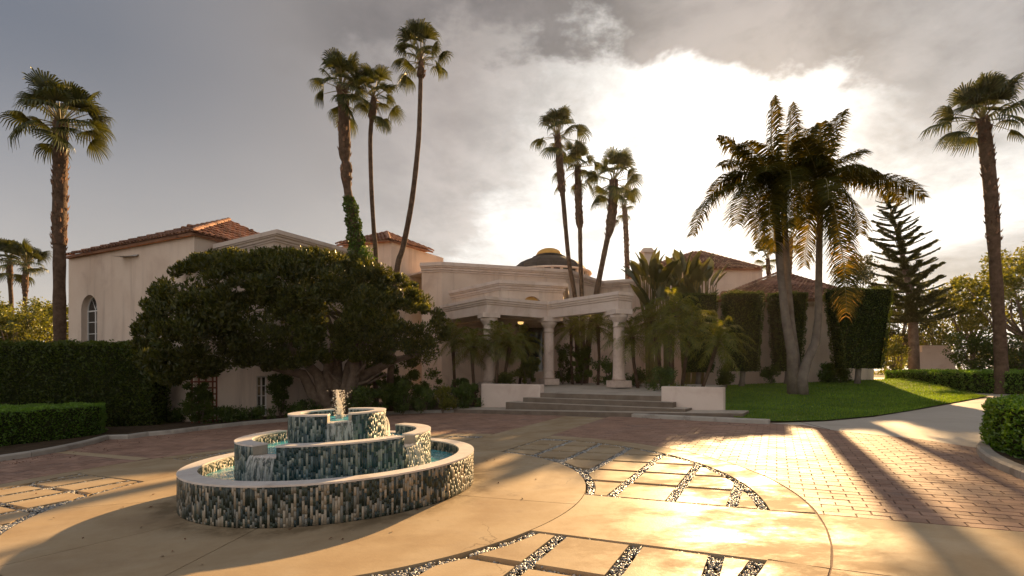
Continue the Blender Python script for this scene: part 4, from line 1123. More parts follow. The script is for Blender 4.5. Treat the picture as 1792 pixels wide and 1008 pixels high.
# --- dome
dc = Vector((PX(961, 45), 45, 0)); m = MB(); zb_ = ZZ(476, 41.6)
m.lathe(dc, [(4.1, 6.5), (4.1, ZZ(484, 41)), (3.85, ZZ(482, 41)), (3.7, zb_)], 32); m.build('drum', trim_mat, house)
m = MB(); zz0 = zb_; zz1 = ZZ(467.5, 41.6)
m.lathe(dc, [(3.35, zz0), (3.35, zz1)], 32); m.build('lantern_band', glass, house)
m = MB()
for k in range(28):
    a = 2 * math.pi * k / 28; m.box((dc.x + 3.42 * math.cos(a), dc.y + 3.42 * math.sin(a), (zz0 + zz1) / 2), .16, .22, zz1 - zz0 - .004, a)
m.build('mullions', trim_mat, house)
m = MB(); m.lathe(dc, [(3.75, zz1), (3.75, zz1 + .1), (3.5, zz1 + .12)], 32); m.build('lantern_ledge', trim_mat, house)
ztd = ZZ(445.5, 43.4); hD = ztd - zz1 - .12
NS = 16; dome_root = None
prof = [(3.48, 0), (3.15, .34), (2.70, .62), (2.10, .84), (1.45, 1.0)]
for k in range(NS):
    m = MB(); a0_, a1_ = 2 * math.pi * k / NS, 2 * math.pi * (k + 1) / NS; V = []
    for r_, t in prof:
        for aa in (a0_ + .006, a1_ - .006): V.append((dc.x + r_ * math.cos(aa), dc.y + r_ * math.sin(aa), zz1 + .12 + hD * t))
    for r_, t in prof:
        for aa in (a0_ + .006, a1_ - .006): V.append((dc.x + (r_ - .06) * math.cos(aa), dc.y + (r_ - .06) * math.sin(aa), zz1 + .07 + hD * t))
    n_ = len(prof); Fc = [(2 * i, 2 * i + 1, 2 * i + 3, 2 * i + 2) for i in range(n_ - 1)] + [(2 * i, 2 * i + 2, 2 * i + 2 + 2 * n_, 2 * i + 2 * n_) for i in range(n_ - 1)] + [(2 * i + 1, 2 * i + 1 + 2 * n_, 2 * i + 3 + 2 * n_, 2 * i + 3) for i in range(n_ - 1)]
    m.add(V, Fc)
    if dome_root is None: dome_root = m.build('dome', dome_mat, house)
    else: m.build('dome_panel', dome_mat, dome_root)
m = MB(); m.lathe(dc, [(1.5, ztd - .06), (1.5, ztd + .10), (1.2, ztd + .16), (1.2, ztd + .26)], 24); m.build('cap_ring', dome_mat, dome_root)
m = MB(); ht = ZZ(433, 44.6) - ztd - .22; m.lathe(dc, [(1.18 * math.cos(t), ztd + .24 + ht * math.sin(t)) for t in [rad(q) for q in (0, 15, 30, 45, 60, 75, 88)]], 28); m.build('skylight', gold_cap, dome_root, smooth=True)
# --- block G: rear pavilion at the right, and its chimney
G0 = P(1120, 473, 38.6); G1 = P(1327, 471, 38.6); zg = G1.z
wall(G0, G1, ZB, zg - .05, zg - .05, .3, stucco, house); wall(G1, (G1.x + 1.6, G1.y + 9), ZB, zg - .05, zg - .05, .3, stucco, house)
ga = P(1226, 441, 42.5); gb_ = (ga.x - .6, ga.y, ga.z)
gl_ = (G0.x - .2, G0.y + 9, zg)
g0 = (G0.x, G0.y - .3, zg); g1 = (G1.x + .15, G1.y - .3, zg); g2 = (G1.x + 1.8, G1.y + 9.3, zg)
rp = MB()
for poly in ([g0, g1, ga, gb_], [g1, g2, ga], [gl_, g0, gb_]): q = plane_mb(poly); rp.add(q.v, q.f)
rG = rp.build('roof', rtile, house); roof_tiles([g0, g1, ga, gb_], rtile, rG); roof_tiles([g1, g2, ga], rtile, rG)
rm = MB(); ridge_row(rm, g1, ga); rm.build('ridge_tiles', rtile, rG)['kind'] = 'stuff'
m = MB(); b = P(1132, 470, 36.9); m.box((b.x, b.y, ZZ(457, 36.9)), .62, .62, 1.8); m.box((b.x, b.y, ZZ(441.5, 36.9)), .9, .9, .16); m.box((b.x, b.y, ZZ(438.5, 36.9)), .72, .72, .1); m.build('chimney', trim_mat, house)
# --- block H: low wing behind the clipped hedges
H0 = XY(1235, 28.2); H1 = XY(1518, 27.6); zh = ZZ(523, 27)
wall(H0, H1, ZB, zh - .05, zh - .05, .3, stucco, house); wall(H1, (H1[0] + 2.6, H1[1] + 9), ZB, zh - .05, zh - .05, .3, stucco, house)
h0 = (*XY(1246, 27.6)[:1], 27.6, zh); h1 = (PX(1524, 27.2), 27.2, zh); h2 = (h1[0] + 2.8, 37, zh); h3 = (h0[0] + 2.8, 37.4, zh)
ha = P(1359, 480, 32.3); hb = P(1387, 485.5, 33.0); hb.z = ha.z
rp = MB()
for poly in ([h0, h1, hb, ha], [h1, h2, hb], [h3, h0, ha], [h2, h3, ha, hb]): q = plane_mb(poly); rp.add(q.v, q.f)
rH = rp.build('roof', rtile, house); roof_tiles([h0, h1, hb, ha], rtile, rH); roof_tiles([h1, h2, hb], rtile, rH)
rm = MB(); ridge_row(rm, h0, ha); ridge_row(rm, ha, hb); ridge_row(rm, h1, hb); rm.build('ridge_tiles', rtile, rH)['kind'] = 'stuff'
sweep([(h0[0], h0[1] + .35, zh - .03), (h1[0], h1[1] + .35, zh - .03)], [(0, 0), (.25, 0), (.25, -.08), (.08, -.2), (0, -.2)], trim_mat, 'cornice', house)
m = MB(); b = P(1268, 516, 27.4); m.lathe((b.x, b.y, b.z - .6), [(.14, 0), (.14, .5), (.22, .55), (.22, .72), (.14, .8)], 10); m.build('chimney', rtile, house)
# low base course so the right walls meet the lawn
# --- steps, platform and cheek walls
W0 = Vector((-1.33, 22.0)); es = Vector((8.18, -5.4)).normalized(); eb = Vector((-es.y, es.x))
def SP(s_, b_): q = W0 + es * s_ + eb * b_; return (q.x, q.y)
stair = None
lev = [(1.25, .9, 9.0 + .6, .25), (.84, 1.85, 8.85, .43), (.42, 2.40, 8.33, .61)]
plat_poly = [SP(2.95, 0), SP(7.80, 0), SP(8.6, 3.0), SP(8.2, 9.5), SP(-2.5, 9.5), SP(1.2, 3.0)]
def plat_z(x, y):
    b_ = (Vector((x, y)) - W0).dot(eb); return .79 + .045 * max(0, min(b_, 4.4))
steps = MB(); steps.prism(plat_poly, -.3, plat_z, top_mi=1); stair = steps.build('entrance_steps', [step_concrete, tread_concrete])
tag(stair, 'wide concrete steps with a landing between two low white walls in front of the portico', 'steps')
k1 = [SP(-1.2, -1.15), SP(1.5, -1.32), SP(4.5, -1.42), SP(7.5, -1.38), SP(10.6, -1.05)]
for (o_, sa, sb, z) in lev:
    mm = MB()
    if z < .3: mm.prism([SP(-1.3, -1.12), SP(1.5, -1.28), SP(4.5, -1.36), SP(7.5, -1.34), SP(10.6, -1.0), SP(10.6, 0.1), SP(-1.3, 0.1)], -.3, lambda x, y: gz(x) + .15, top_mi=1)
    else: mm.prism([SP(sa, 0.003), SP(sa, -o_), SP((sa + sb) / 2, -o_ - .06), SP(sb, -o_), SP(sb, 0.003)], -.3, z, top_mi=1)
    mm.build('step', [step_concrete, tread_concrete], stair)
def block(name, poly, z0, z1, mat, label, cat, bev=0.02):
    m = MB(); m.prism(poly, z0, z1); o = m.build(name, mat); tag(o, label, cat)
    b = o.modifiers.new('bevel', 'BEVEL'); b.width = bev; b.segments = 2; return o
block('low_wall', [SP(-.02, 0.01), SP(2.94, 0.01), SP(2.94, .34), SP(-.02, .34)], -.3, 1.12, stucco_low, 'low white stucco wall left of the entrance steps', 'wall')
block('low_wall', [SP(7.81, 0.01), SP(9.85, 0.01), SP(9.85, .34), SP(7.81, .34)], -.2, 1.13, stucco_low, 'low white stucco wall right of the steps beside the lawn', 'wall')
# --- portico: entablature on three columns
portico = empty('portico', (1.0, 25, 1.0), 'zigzag stone portico with heavy entablature on three round columns over the steps', 'portico')
ZP = 5.13
Fp = [XY(768, 26.9), XY(850, 23.4), XY(957, 25.4), XY(1082, 22.0), XY(1109, 22.5)]
BP = [(-.55, -.04), (-.55, 0), (.0, 0), (0, -.15), (-.05, -.17), (-.05, -.25), (-.10, -.28), (-.10, -.34), (-.15, -.37), (-.15, -.80), (-.55, -.80)]
sweep([(p[0], p[1], ZP) for p in Fp], BP, trim_mat, 'entablature', portico)
cols = [(XY(855.5, 24.0), 'a'), (XY(960.5, 25.75), 'b'), (XY(1083, 22.55), 'c')]
for (cx_, cy_), _k in cols:
    zf = plat_z(cx_, cy_); th = math.atan2(-cy_, -cx_)
    m = MB(); m.box((cx_, cy_, (4.16 + 4.37) / 2), .86, .86, .21, .35); m.build('beam_block', trim_mat, portico)
    H_ = 4.155 - zf
    m = MB(); m.lathe((cx_, cy_, zf), [(.30, .30), (.30, .38), (.27, .42), (.262, .8), (.255, 1.6), (.235, H_ - .55)], 28)
    sh = m.build('column', column_mat, portico, smooth=True)
    m = MB(); m.box((cx_, cy_, zf + .14), .80, .80, .30, .35)
    o_ = m.build('base', column_mat, sh)
    m = MB(); m.lathe((cx_, cy_, zf), [(.235, H_ - .55), (.27, H_ - .53), (.27, H_ - .47), (.24, H_ - .45), (.24, H_ - .33), (.28, H_ - .28), (.36, H_ - .16), (.36, H_ - .13), (.40, H_ - .12), (.40, H_)], 28)
    m.build('capital', trim_mat, sh)
m = MB(); m.prism([(Fp[0][0] + .3, Fp[0][1] + .3), (Fp[1][0], Fp[1][1] + .6), (Fp[2][0], Fp[2][1] + .6), (2.6, 31.8), (-4.2, 31)], 4.36, 4.5); m.build('soffit', trim_mat, portico)
m = MB(); m.prism([(Fp[0][0] + .3, Fp[0][1] + .3), (Fp[1][0], Fp[1][1] + .6), (Fp[2][0], Fp[2][1] + .6), (2.6, 31.8), (-4.2, 31)], ZP - .1, ZP - .04); m.build('roof_deck', trim_mat, portico)
for px, py, y_, lb in ((911, 565, 27.5, 'lit amber ceiling lamp under the portico, nearest the tall dark window'), (934, 562, 28.6, 'lit amber ceiling lamp under the portico, beside the middle column'), (792, 586, 26.5, 'small lit lamp under the canopy behind the leftmost pygmy palm')):
    c = P(px, py, y_); e = empty('ceiling_lamp', (c.x, c.y, c.z), lb, 'lamp', 'lamps under the portico')
    m = MB(); m.lathe((c.x, c.y, c.z), [(.05, -.10), (.13, -.06), (.16, .02), (.16, .05)], 14); m.build('shade', lampm, e, smooth=True)
    m = MB(); m.lathe((c.x, c.y, c.z), [(.17, .05), (.17, .07), (.03, .10), (.02, 4.36 - c.z)], 14); m.build('mount', metal_grey, e)
# trellis at the wall, window shrubs
t0 = P(336, 742, 19.15); t1 = P(379, 740, 19.6); tr = empty('trellis', (t0.x, t0.y, gz(t0.x)), 'dark red wooden trellis grid standing against the shaded pink wall under the spreading tree', 'trellis')
d = (t1 - t0); d.z = 0; L = d.length; e_ = d / L; hz = ZZ(655, 19.3); az = math.atan2(e_.y, e_.x)
for k, s_ in enumerate((0, .28, .56, .84, 1.0)):
    m = MB(); c = t0 + e_ * L * s_; m.box((c.x, c.y, (hz + gz(c.x)) / 2), .06, .05, hz - gz(c.x), az); m.build('upright', rust_mat, tr)
for k in range(8):
    z = gz(t0.x) + .25 + k * (hz - gz(t0.x) - .3) / 7; c = t0 + e_ * L * .5
    m = MB(); m.box((c.x, c.y - .045, z), L + .1, .03, .06, az); m.build('crossbar', rust_mat, tr)
# garden wall far right
m = MB(); a, b = XY(1606, 37), XY(1672, 37); m.prism([(a[0], 37), (b[0], 37), (b[0], 37.3), (a[0], 37.3)], 0, ZZ(616, 37)); o = m.build('garden_wall', stucco_low)
tag(o, 'plain pale garden wall far off between the pine and the round bush', 'wall')
m = MB(); m.prism([(a[0] + .6, 37.35), (b[0] + .0, 37.35), (b[0], 37.6), (a[0] + .6, 37.6)], 0, ZZ(604, 37)); o.name = 'garden_wall'; m.build('wall_pier', stucco_low, o)

# ================================================================== FOUNTAIN
ft = empty('fountain', (CX, CY, gz(CX)), 'round three tiered fountain clad in vertical green and tan mosaic with a water jet', 'fountain')
def ang_px(px, r, near=True, h=0):
    best = None
    for k in range(1440):
        a = 2 * math.pi * k / 1440; x, y = polar(r, a)
        isn = (x - CX) * CX + (y - CY) * CY < 0
        if isn != near: continue
        q = 896 + F * x / y
        if best is None or abs(q - px) < best[0]: best = (abs(q - px), a)
    return best[1]
def ring_seg(m, ro, ri, a0, a1, z0, z1, mi=0):
    if a1 < a0: a1 += 2 * math.pi
    n = max(2, int((a1 - a0) / .05)); full = abs(a1 - a0 - 2 * math.pi) < 1e-6; V = []; Fc = []
    for k in range(n + 1):
        a = a0 + (a1 - a0) * k / n
        for r_, z in ((ro, z0), (ro, z1), (ri, z1), (ri, z0)):
            x, y = polar(r_, a); V.append((x, y, gz(x) + z))
    for k in range(n):
        for j in range(4): Fc.append((4 * k + j, 4 * k + 4 + j, 4 * k + 4 + (j + 1) % 4, 4 * k + (j + 1) % 4))
    if not full: Fc += [(0, 1, 2, 3), (4 * n + 3, 4 * n + 2, 4 * n + 1, 4 * n)]
    m.add(V, Fc, mi)
def tiles(r, a0, a1, z0, z1, outward, seed, w=0.029, inner=False):
    if a1 < a0: a1 += 2 * math.pi
    rr = random.Random(seed); n = max(1, int((a1 - a0) * r / w)); V = []; T = []; nb = 0; pr = .006 * outward
    for k in range(n):
        b0 = a0 + (a1 - a0) * (k + .06) / n; b1 = a0 + (a1 - a0) * (k + .94) / n
        z = z0 - rr.uniform(0, .12)
        while z < z1 - .012:
            L = rr.choice((.05, .05, .10, .10, .15, .15, .20)); za = max(z, z0); zb_ = min(z + L - .003, z1)
            z += L
            if zb_ - za < .008: continue
            d = rr.uniform(-.0012, .0012)
            for rad_, ins in ((r + .0005 * outward, 0), (r + pr + d, .05)):
                for aa, zz in ((b0, za), (b1, za), (b1, zb_), (b0, zb_)):
                    x, y = polar(rad_, aa); V.append((x, y, gz(x) + zz))
            T += [(nb + 4, nb + 5, nb + 6), (nb + 4, nb + 6, nb + 7), (nb, nb + 1, nb + 5), (nb, nb + 5, nb + 4), (nb + 1, nb + 2, nb + 6), (nb + 1, nb + 6, nb + 5),
                  (nb + 2, nb + 3, nb + 7), (nb + 2, nb + 7, nb + 6), (nb + 3, nb, nb + 4), (nb + 3, nb + 4, nb + 7)]; nb += 8
    return np.array(V), np.array(T)
def tier(name, ro, th, segs, gaps, z0, ztop, zsill, zwater, seed, zin):
    """segs: full height arcs (a0,a1); gaps: arcs at sill height"""
    m = MB()
    for a0, a1 in segs: ring_seg(m, ro, ro - th, a0, a1, z0, ztop)
    for a0, a1 in gaps: ring_seg(m, ro, ro - th, a0 + .002, a1 - .002 if a1 > a0 else a1 - .002, z0, zsill)
    body = m.build(name, grout, ft)
    Vs = []; Ts = []; n = 0
    for lst, zt in ((segs, ztop), (gaps, zsill)):
        for a0, a1 in lst:
            for args in ((ro, a0, a1, z0, zt, 1), (ro - th, a0, a1, zin, zt, -1)):
                V, T = tiles(args[0], args[1], args[2], args[3], args[4] - .002, args[5], seed + n); 
                if len(V): Vs.append(V); Ts.append(T + sum(len(q) for q in Vs[:-1])); n += 1
    # tiles on the cut ends
    o = bpy.data.objects.new('mosaic_tiles', quick_mesh('mosaic_tiles', np.concatenate(Vs) - np.array(ft.location), np.concatenate(Ts), mosaic if name == 'lower_basin' else mosaic_wet)); link(o, body); o['kind'] = 'stuff'
    m = MB()
    for a0, a1 in segs: ring_seg(m, ro + .010, ro - th - .010, a0 - .004, a1 + .004, ztop, ztop + .022)
    for a0, a1 in gaps: ring_seg(m, ro + .006, ro - th - .006, a0 + .006, a1 - .006 if a1 > a0 else a1 - .006, zsill, zsill + .014)
    m.build('coping', coping_mat, body)
    m = MB(); n_ = 96; V = [(CX, CY, gz(CX) + zwater)]; Fc = []
    V = []; RN = 10
    for j in range(RN + 1):
        r_ = (ro - th - .008) * j / RN
        for k in range(n_):
            x, y = polar(r_, 2 * math.pi * k / n_); V.append((x, y, gz(x) + zwater + .004 * math.sin(x * 23) * math.cos(y * 19)))
    for j in range(RN):
        for k in range(n_): Fc.append((j * n_ + k, j * n_ + (k + 1) % n_, (j + 1) * n_ + (k + 1) % n_, (j + 1) * n_ + k))
    m.add(V, Fc); m.build('water', water, body, smooth=True)
    return body
TP = 2 * math.pi
outer = tier('lower_basin', R0, .21, [(0, TP)], [], 0.004, .455, .4, .31, 10, .2)
RM, RU = 1.37, .69
ml0, ml1 = ang_px(443, RM), ang_px(484, RM); mr0, mr1 = ang_px(707, RM), ang_px(726, RM)
mb_l, mb_r = ang_px(494, RM - .1, False), ang_px(700, RM - .1, False)
tier('middle_basin', RM, .20, [(ml1, mr0), (mr1, mb_r), (mb_l, ml0)], [(ml0, ml1), (mr0, mr1), (mb_r, mb_l)], .15, .80, .665, .69 - .03, 40, .5)
uf0, uf1 = ang_px(573, RU), ang_px(615, RU); ub_l, ub_r = ang_px(583, RU - .06, False), ang_px(613, RU - .06, False)
tier('upper_basin', RU, .15, [(uf1, ub_r), (ub_l, uf0)], [(uf0, uf1), (ub_r, ub_l)], .55, 1.12, 1.02, 1.035, 70, .9)
m = MB(); m.lathe((CX, CY, gz(CX)), [(R0 - .25, .02), (R0 - .25, .10)], 64); m.build('basin_floor', basin_mat, ft)
m = MB(); m.lathe((CX, CY, gz(CX)), [(RM - .22, .12), (RM - .22, .52)], 48); m.build('basin_floor', basin_mat, ft)
m = MB(); m.lathe((CX, CY, gz(CX)), [(RU - .17, .5), (RU - .17, .93)], 32); m.build('basin_floor', basin_mat, ft)
# falling water
rw = random.Random(8)
def fall(a0, a1, r0, z0, z1, name='waterfall', thick=.03):
    if a1 < a0: a1 += TP
    m = MB(); n = max(6, int((a1 - a0) * r0 / .018)); K = 9; V = []; Fc = []
    ph = [rw.uniform(0, .035) for _ in range(n + 1)]
    for j in range(K + 1):
        t = j / K
        for k in range(n + 1):
            a = a0 + (a1 - a0) * k / n; r_ = r0 + .012 + .10 * math.sin(min(1, t * 1.3) * 1.5) * .5 + ph[k] * (0.3 + t)
            x, y = polar(r_, a); V.append((x, y, gz(x) + z0 + .012 * (1 - t) - (z0 - z1) * t ** 1.6))
    for j in range(K):
        for k in range(n): Fc.append((j * (n + 1) + k, j * (n + 1) + k + 1, (j + 1) * (n + 1) + k + 1, (j + 1) * (n + 1) + k))
    m.add(V, Fc); m.build(name, froth, ft, smooth=True)
    # foam where it lands
    V = []; T = []; c = 0
    for q in range(int(90 * (a1 - a0) * r0 / .25)):
        a = rw.uniform(a0, a1); r_ = r0 + rw.gauss(.09, .05); x, y = polar(r_, a); s_ = rw.uniform(.006, .022); z = gz(x) + z1 + abs(rw.gauss(0, .02))
        V += [tuple(np.array((x, y, z)) + octv[i] * s_ * (1, 1, .6)[i // 2 if i < 4 else 2]) for i in range(6)]; T += [tuple(f + 6 * c) for f in octf]; c += 1
    o = bpy.data.objects.new('foam', quick_mesh('foam', np.array(V) - np.array(ft.location), np.array(T), jetm)); link(o, ft); o['kind'] = 'stuff'
fall(mr0, mr1 + .10, RM, .685, .32); fall(ml0 - .02, ml1, RM, .685, .32)
ur = ang_px(671, RU - .01, False); fall(ur - .15, ur + .42, RU, 1.0, .67); fall(uf0, uf1, RU, 1.03, .67)
fall(mb_l - .3, mb_l - .05, RM, .68, .32)
# jet
m = MB(); jx, jy = CX + .02, CY; jb = gz(jx) + 1.0; top = ZZ(682, jy)
V = []; n = 14; K = 26
for j in range(K + 1):
    t = j / K
    for k in range(n):
        a = TP * k / n; r_ = (.050 * (1 - .72 * t)) * (1 + .35 * math.sin(k * 2.1 + j * 1.7) + rw.uniform(-.25, .25)) * (0.6 if j == K else 1)
        V.append((jx + r_ * math.cos(a) + .014 * math.sin(t * 5) - .02 * t, jy + r_ * math.sin(a), jb + (top - jb) * t + rw.uniform(-.008, .008)))
Fc = [(j * n + k, j * n + (k + 1) % n, (j + 1) * n + (k + 1) % n, (j + 1) * n + k) for j in range(K) for k in range(n)]
m.add(V, Fc + [tuple(range(K * n, K * n + n))]); 
V = []; T = []; 
for q in range(420):
    t = rw.random() ** .8; r_ = abs(rw.gauss(0, .045)) + .03; a = rw.uniform(0, TP); s_ = rw.uniform(.003, .010)
    c = np.array((jx + r_ * math.cos(a), jy + r_ * math.sin(a), jb + (top - jb) * t)); m.add([tuple(c + octv[i] * s_) for i in range(6)], [tuple(int(z) for z in f) for f in octf])
m.build('water_jet', jetm, ft)
m = MB(); m.lathe((jx, jy, gz(jx) + .93), [(.03, 0), (.03, .13), (.045, .14), (.045, .16)], 10); m.build('nozzle', metal_grey, ft)

# ================================================================== HEDGES
rh = np.random.RandomState(21)
hedge('tall_hedge', [(-13.25, 18.7), (-13.25, 19.75), (-15.3, 20.3), (-27, 20.3), (-27, 18.7), (-20, 18.7)], lambda x, y: gz(x), lambda x, y: 2.70, L_hedge, .10, 320, rh, 'tall dark clipped hedge wall behind the low ring hedge at the left', lump=.07)
ring_out = [(-14.5, 10.0), (-14.05, 12.0), (-13.5, 14.0), (-13.0, 15.3), (-13.0, 16.1), (-13.5, 16.9), (-15, 17.6), (-18, 18.1), (-24, 18.3), (-24, 16.9), (-18, 16.7), (-15.2, 16.2), (-14.6, 15.4), (-15.1, 13.8), (-15.6, 12.0), (-16.0, 10)]
hedge('low_hedge', ring_out, lambda x, y: gz(x) + .08, lambda x, y: gz(x) + 1.03, L_low, .055, 900, rh, 'low bright green clipped hedge curving round the bed at the left edge', lump=.035)
near_out = [(6.35, 4.2), (6.65, 5.5), (7.0, 6.5), (7.45, 7.3), (7.75, 8.0), (8.15, 8.75), (8.75, 9.35), (9.6, 9.75), (11, 10.1), (13.5, 10.2), (13.5, 8.2), (11, 8.0), (9.8, 7.0), (9.2, 5.5), (9.1, 4)]
hedge('low_hedge', near_out, lambda x, y: gz(x) + .05, lambda x, y: gz(x) + .86, L_low, .06, 900, rh, 'low yellow green clipped hedge inside the curved kerb at the right edge', lump=.05)
hedge('low_hedge', [(23.9, 31.0), (23.2, 31.6), (22.3, 30.3), (20.4, 22.5), (20.6, 20.9), (28, 19.4), (28, 20.7), (22.2, 22.0)], lambda x, y: gz(x) + .0, lambda x, y: gz(x) + (.93 if y < 29 else .9), L_low, .075, 420, rh, 'long low clipped hedge beyond the lawn under the right fan palm', lump=.04)
def topiary(px0, px1, pyt, pyb, y, label, taper, depth=1.2):
    a, b = PX(px0 - 4, y + depth * .5), PX(px1 + 2, y); z1 = ZZ(pyt, y); z0 = ZZ(pyb, y); c = (a + b) / 2
    r_ = .22
    ol = [(a + r_, y), (a, y + r_), (a, y + depth - r_), (a + r_, y + depth), (b - r_, y + depth), (b, y + depth - r_), (b, y + r_), (b - r_, y)]
    e = hedge('clipped_tree', ol, z0, z1, L_hedge, .075, 420, rh, label, 'block clipped trees along the pink wall', lump=.06, taper=taper, cat='clipped tree', round_=.18)
    m = MB(); zb = lawn_h(c, y) - .1; m.tube([(c - .05, y + depth / 2, zb), (c, y + depth / 2, (zb + z0) / 2), (c + .05, y + depth / 2, z0 + .3)], [.17, .13, .14], 9)
    m.build('trunk', bark_king, e, smooth=True)
topiary(1196, 1258, 513, 652, 26.4, 'block clipped tree behind the pygmy palms, leftmost along the pink wall', .25)
topiary(1270, 1340, 510, 650, 25.3, 'block clipped tree standing just left of the twin king palm trunks', .25)
topiary(1352, 1417, 511, 650, 25.8, 'block clipped tree behind the twin king palm trunks', .28)
topiary(1456, 1568, 503, 645, 24.6, 'broadest block clipped tree, right of the leaning king palm', .45, 1.5)

# ================================================================== SPREADING TREE
tb = P(588, 0, 21.3); tb = Vector((tb.x, 21.3, gz(tb.x)))
ft_root = empty('spreading_fig', tb, 'huge spreading dome shaped dark green fig tree behind the fountain', 'tree')
def yc(px): return 17.9 + (px - 232) / 553 * 4.2
outline = [(230, 575), (238, 545), (252, 512), (280, 485), (305, 462), (345, 441), (390, 432), (440, 430), (500, 429), (560, 431), (610, 437), (660, 452), (700, 476), (735, 498), (765, 525), (785, 560), (790, 595), (778, 625), (745, 645), (700, 650), (655, 643), (600, 632), (560, 640), (500, 650), (450, 652), (400, 655), (350, 665), (300, 678), (265, 672), (240, 640), (232, 610)]
def edge_dist(px, py):
    d = 1e9
    for i in range(len(outline)):
        a = outline[i]; b = outline[(i + 1) % len(outline)]; vx, vy = b[0] - a[0], b[1] - a[1]
        t = max(0, min(1, ((px - a[0]) * vx + (py - a[1]) * vy) / (vx * vx + vy * vy))); d = min(d, math.hypot(px - a[0] - vx * t, py - a[1] - vy * t))
    return d
rf = random.Random(77); cl = []; cr = []
while len(cl) < 560:
    px, py = rf.uniform(225, 792), rf.uniform(425, 682)
    if not in_poly(px, py, outline): continue
    d = edge_dist(px, py)
    if d < 9: continue
    q = min(1, d / 95); T_ = 2.3 * math.sqrt(1 - (1 - q) ** 2) + .15
    sgn = -1 if rf.random() < .66 else 1
    y = yc(px) + sgn * T_ * rf.uniform(.72, 1.0)
    r_ = min(rf.uniform(.22, .56), d * y / F * 1.1)
    if math.sin(px * .045 + 1) * math.sin(py * .06) > .72 and d > 40: continue
    if rf.random() < .13 and 380 < px < 760 and py > 540: continue
    cl.append(tuple(P(px, py, y))); cr.append(r_)
rgf = np.random.RandomState(5)
C, dn = clump_points(cl, cr, 200, rgf, .30, .85)
V, T = leaf_cards(C, .15, rgf, .38, .5, dn, .5)
leaves_obj('crown', V, T, L_ficus, ft_root)
m = MB(); base = tb
stems = [((575, 716), (548, 690), (530, 655), (470, 640), (420, 628)), ((582, 716), (566, 690), (556, 655), (520, 620), (470, 580)), ((590, 716), (590, 680), (590, 640), (585, 590), (560, 520)),
         ((596, 716), (606, 680), (612, 640), (640, 600), (670, 545)), ((602, 716), (618, 680), (640, 655), (690, 630), (742, 618)), ((586, 716), (575, 680), (575, 640), (600, 560), (640, 490)), ((600, 716), (612, 690), (622, 650), (610, 560), (600, 480))]
for i, st in enumerate(stems):
    pts = []; N_ = len(st)
    for j, (a, b) in enumerate(st):
        yy = 21.3 + (yc(a) - 21.3) * (j / (N_ - 1)) * .9 + (rf.uniform(-.25, .25) if j else (i % 3 - 1) * .12); p = P(a, b, yy)
        if j == 0: p.z = gz(p.x) - .1
        pts.append(p)
    m.tube(pts, [.34, .25, .21, .15, .07], 9)
    for q in range(5):
        k = rf.randint(2, N_ - 1); a = pts[k - 1].lerp(pts[k], rf.random()); b = a + Vector((rf.uniform(-1.8, 1.8), rf.uniform(-1, .6), rf.uniform(.4, 1.6)))
        m.tube([a, a.lerp(b, .5) + Vector((0, 0, -.12)), b], [.09, .06, .025], 6)
m.lathe((base.x, base.y, base.z), [(.85, -.1), (.62, .15), (.52, .45)], 14)
m.build('trunk', bark, ft_root, smooth=True)
# ================================================================== PALMS
def rgrp(x): return x
fan_palm([(104, 640, 27), (105, 600, 26), (104, 520, 25), (104, 438, 25), (104, 420, 30), (105, 330, 29), (106, 260, 29), (106, 214, 28)], 21.9, 'tall fan palm standing alone behind the dark hedge at the far left', 1, 436, 1.06, 30, 'tall fan palms round the drive', counts=[5, 7, 7, 4, 3, 1, 0])
fan_palm([(1752, 640, 27), (1748, 560, 25), (1742, 470, 24), (1740, 440, 23), (1739, 420, 27), (1734, 340, 27), (1727, 270, 27), (1720, 207, 26)], 21.5, 'tall fan palm rising behind the low hedge at the right edge', 2, 424, 1.0, 28, 'tall fan palms round the drive', counts=[5, 7, 7, 4, 3, 1, 0])
iv = fan_palm([(630, 640, 20), (630, 480, 20), (624, 430, 19), (613, 360, 17), (608, 330, 14), (606, 310, 20), (606, 290, 22), (604, 283, 13), (603, 265, 22), (602, 200, 21), (598, 152, 20)], 22.6, 'fan palm with ivy climbing its trunk, left of the group of three', 3, 325, .74, 22, 'group of three tall fan palms', counts=[3, 5, 6, 4, 3, 2, 1])
fan_palm([(658, 640, 10), (658, 460, 9), (654, 400, 8), (650, 330, 8), (648, 250, 8), (650, 212, 8), (651, 205, 15), (653, 188, 14), (654, 168, 8)], 23.2, 'slender fan palm in the middle of the group of three', 4, 206, .60, 20, 'group of three tall fan palms', counts=[3, 4, 6, 5, 3, 1, 1])
fan_palm([(684, 640, 12), (694, 480, 11), (706, 430, 10), (721, 350, 10), (732, 250, 9), (735, 180, 8), (736, 140, 8), (736, 132, 15), (737, 118, 12), (737, 105, 9)], 22.0, 'slender leaning fan palm, tallest and rightmost of the group of three', 5, 136, .68, 20, 'group of three tall fan palms', counts=[4, 5, 5, 3, 2, 1, 0])
fan_palm([(1010, 600, 9), (1006, 520, 8), (996, 460, 8), (990, 400, 8), (985, 342, 9), (983, 328, 14), (979, 280, 13), (975, 236, 12)], 28.6, 'tall fan palm behind the portico, leftmost and tallest of that group', 6, 344, .78, 20, 'group of fan palms behind the portico', counts=[4, 5, 6, 3, 2, 2, 0])
fan_palm([(1020, 600, 9), (1018, 517, 8), (1016, 460, 8), (1015, 402, 8), (1014, 388, 14), (1012, 340, 13), (1011, 290, 11)], 29.6, 'fan palm behind the portico, second from the left of that group', 7, 402, .68, 18, 'group of fan palms behind the portico', counts=[3, 4, 5, 3, 2, 2, 0])
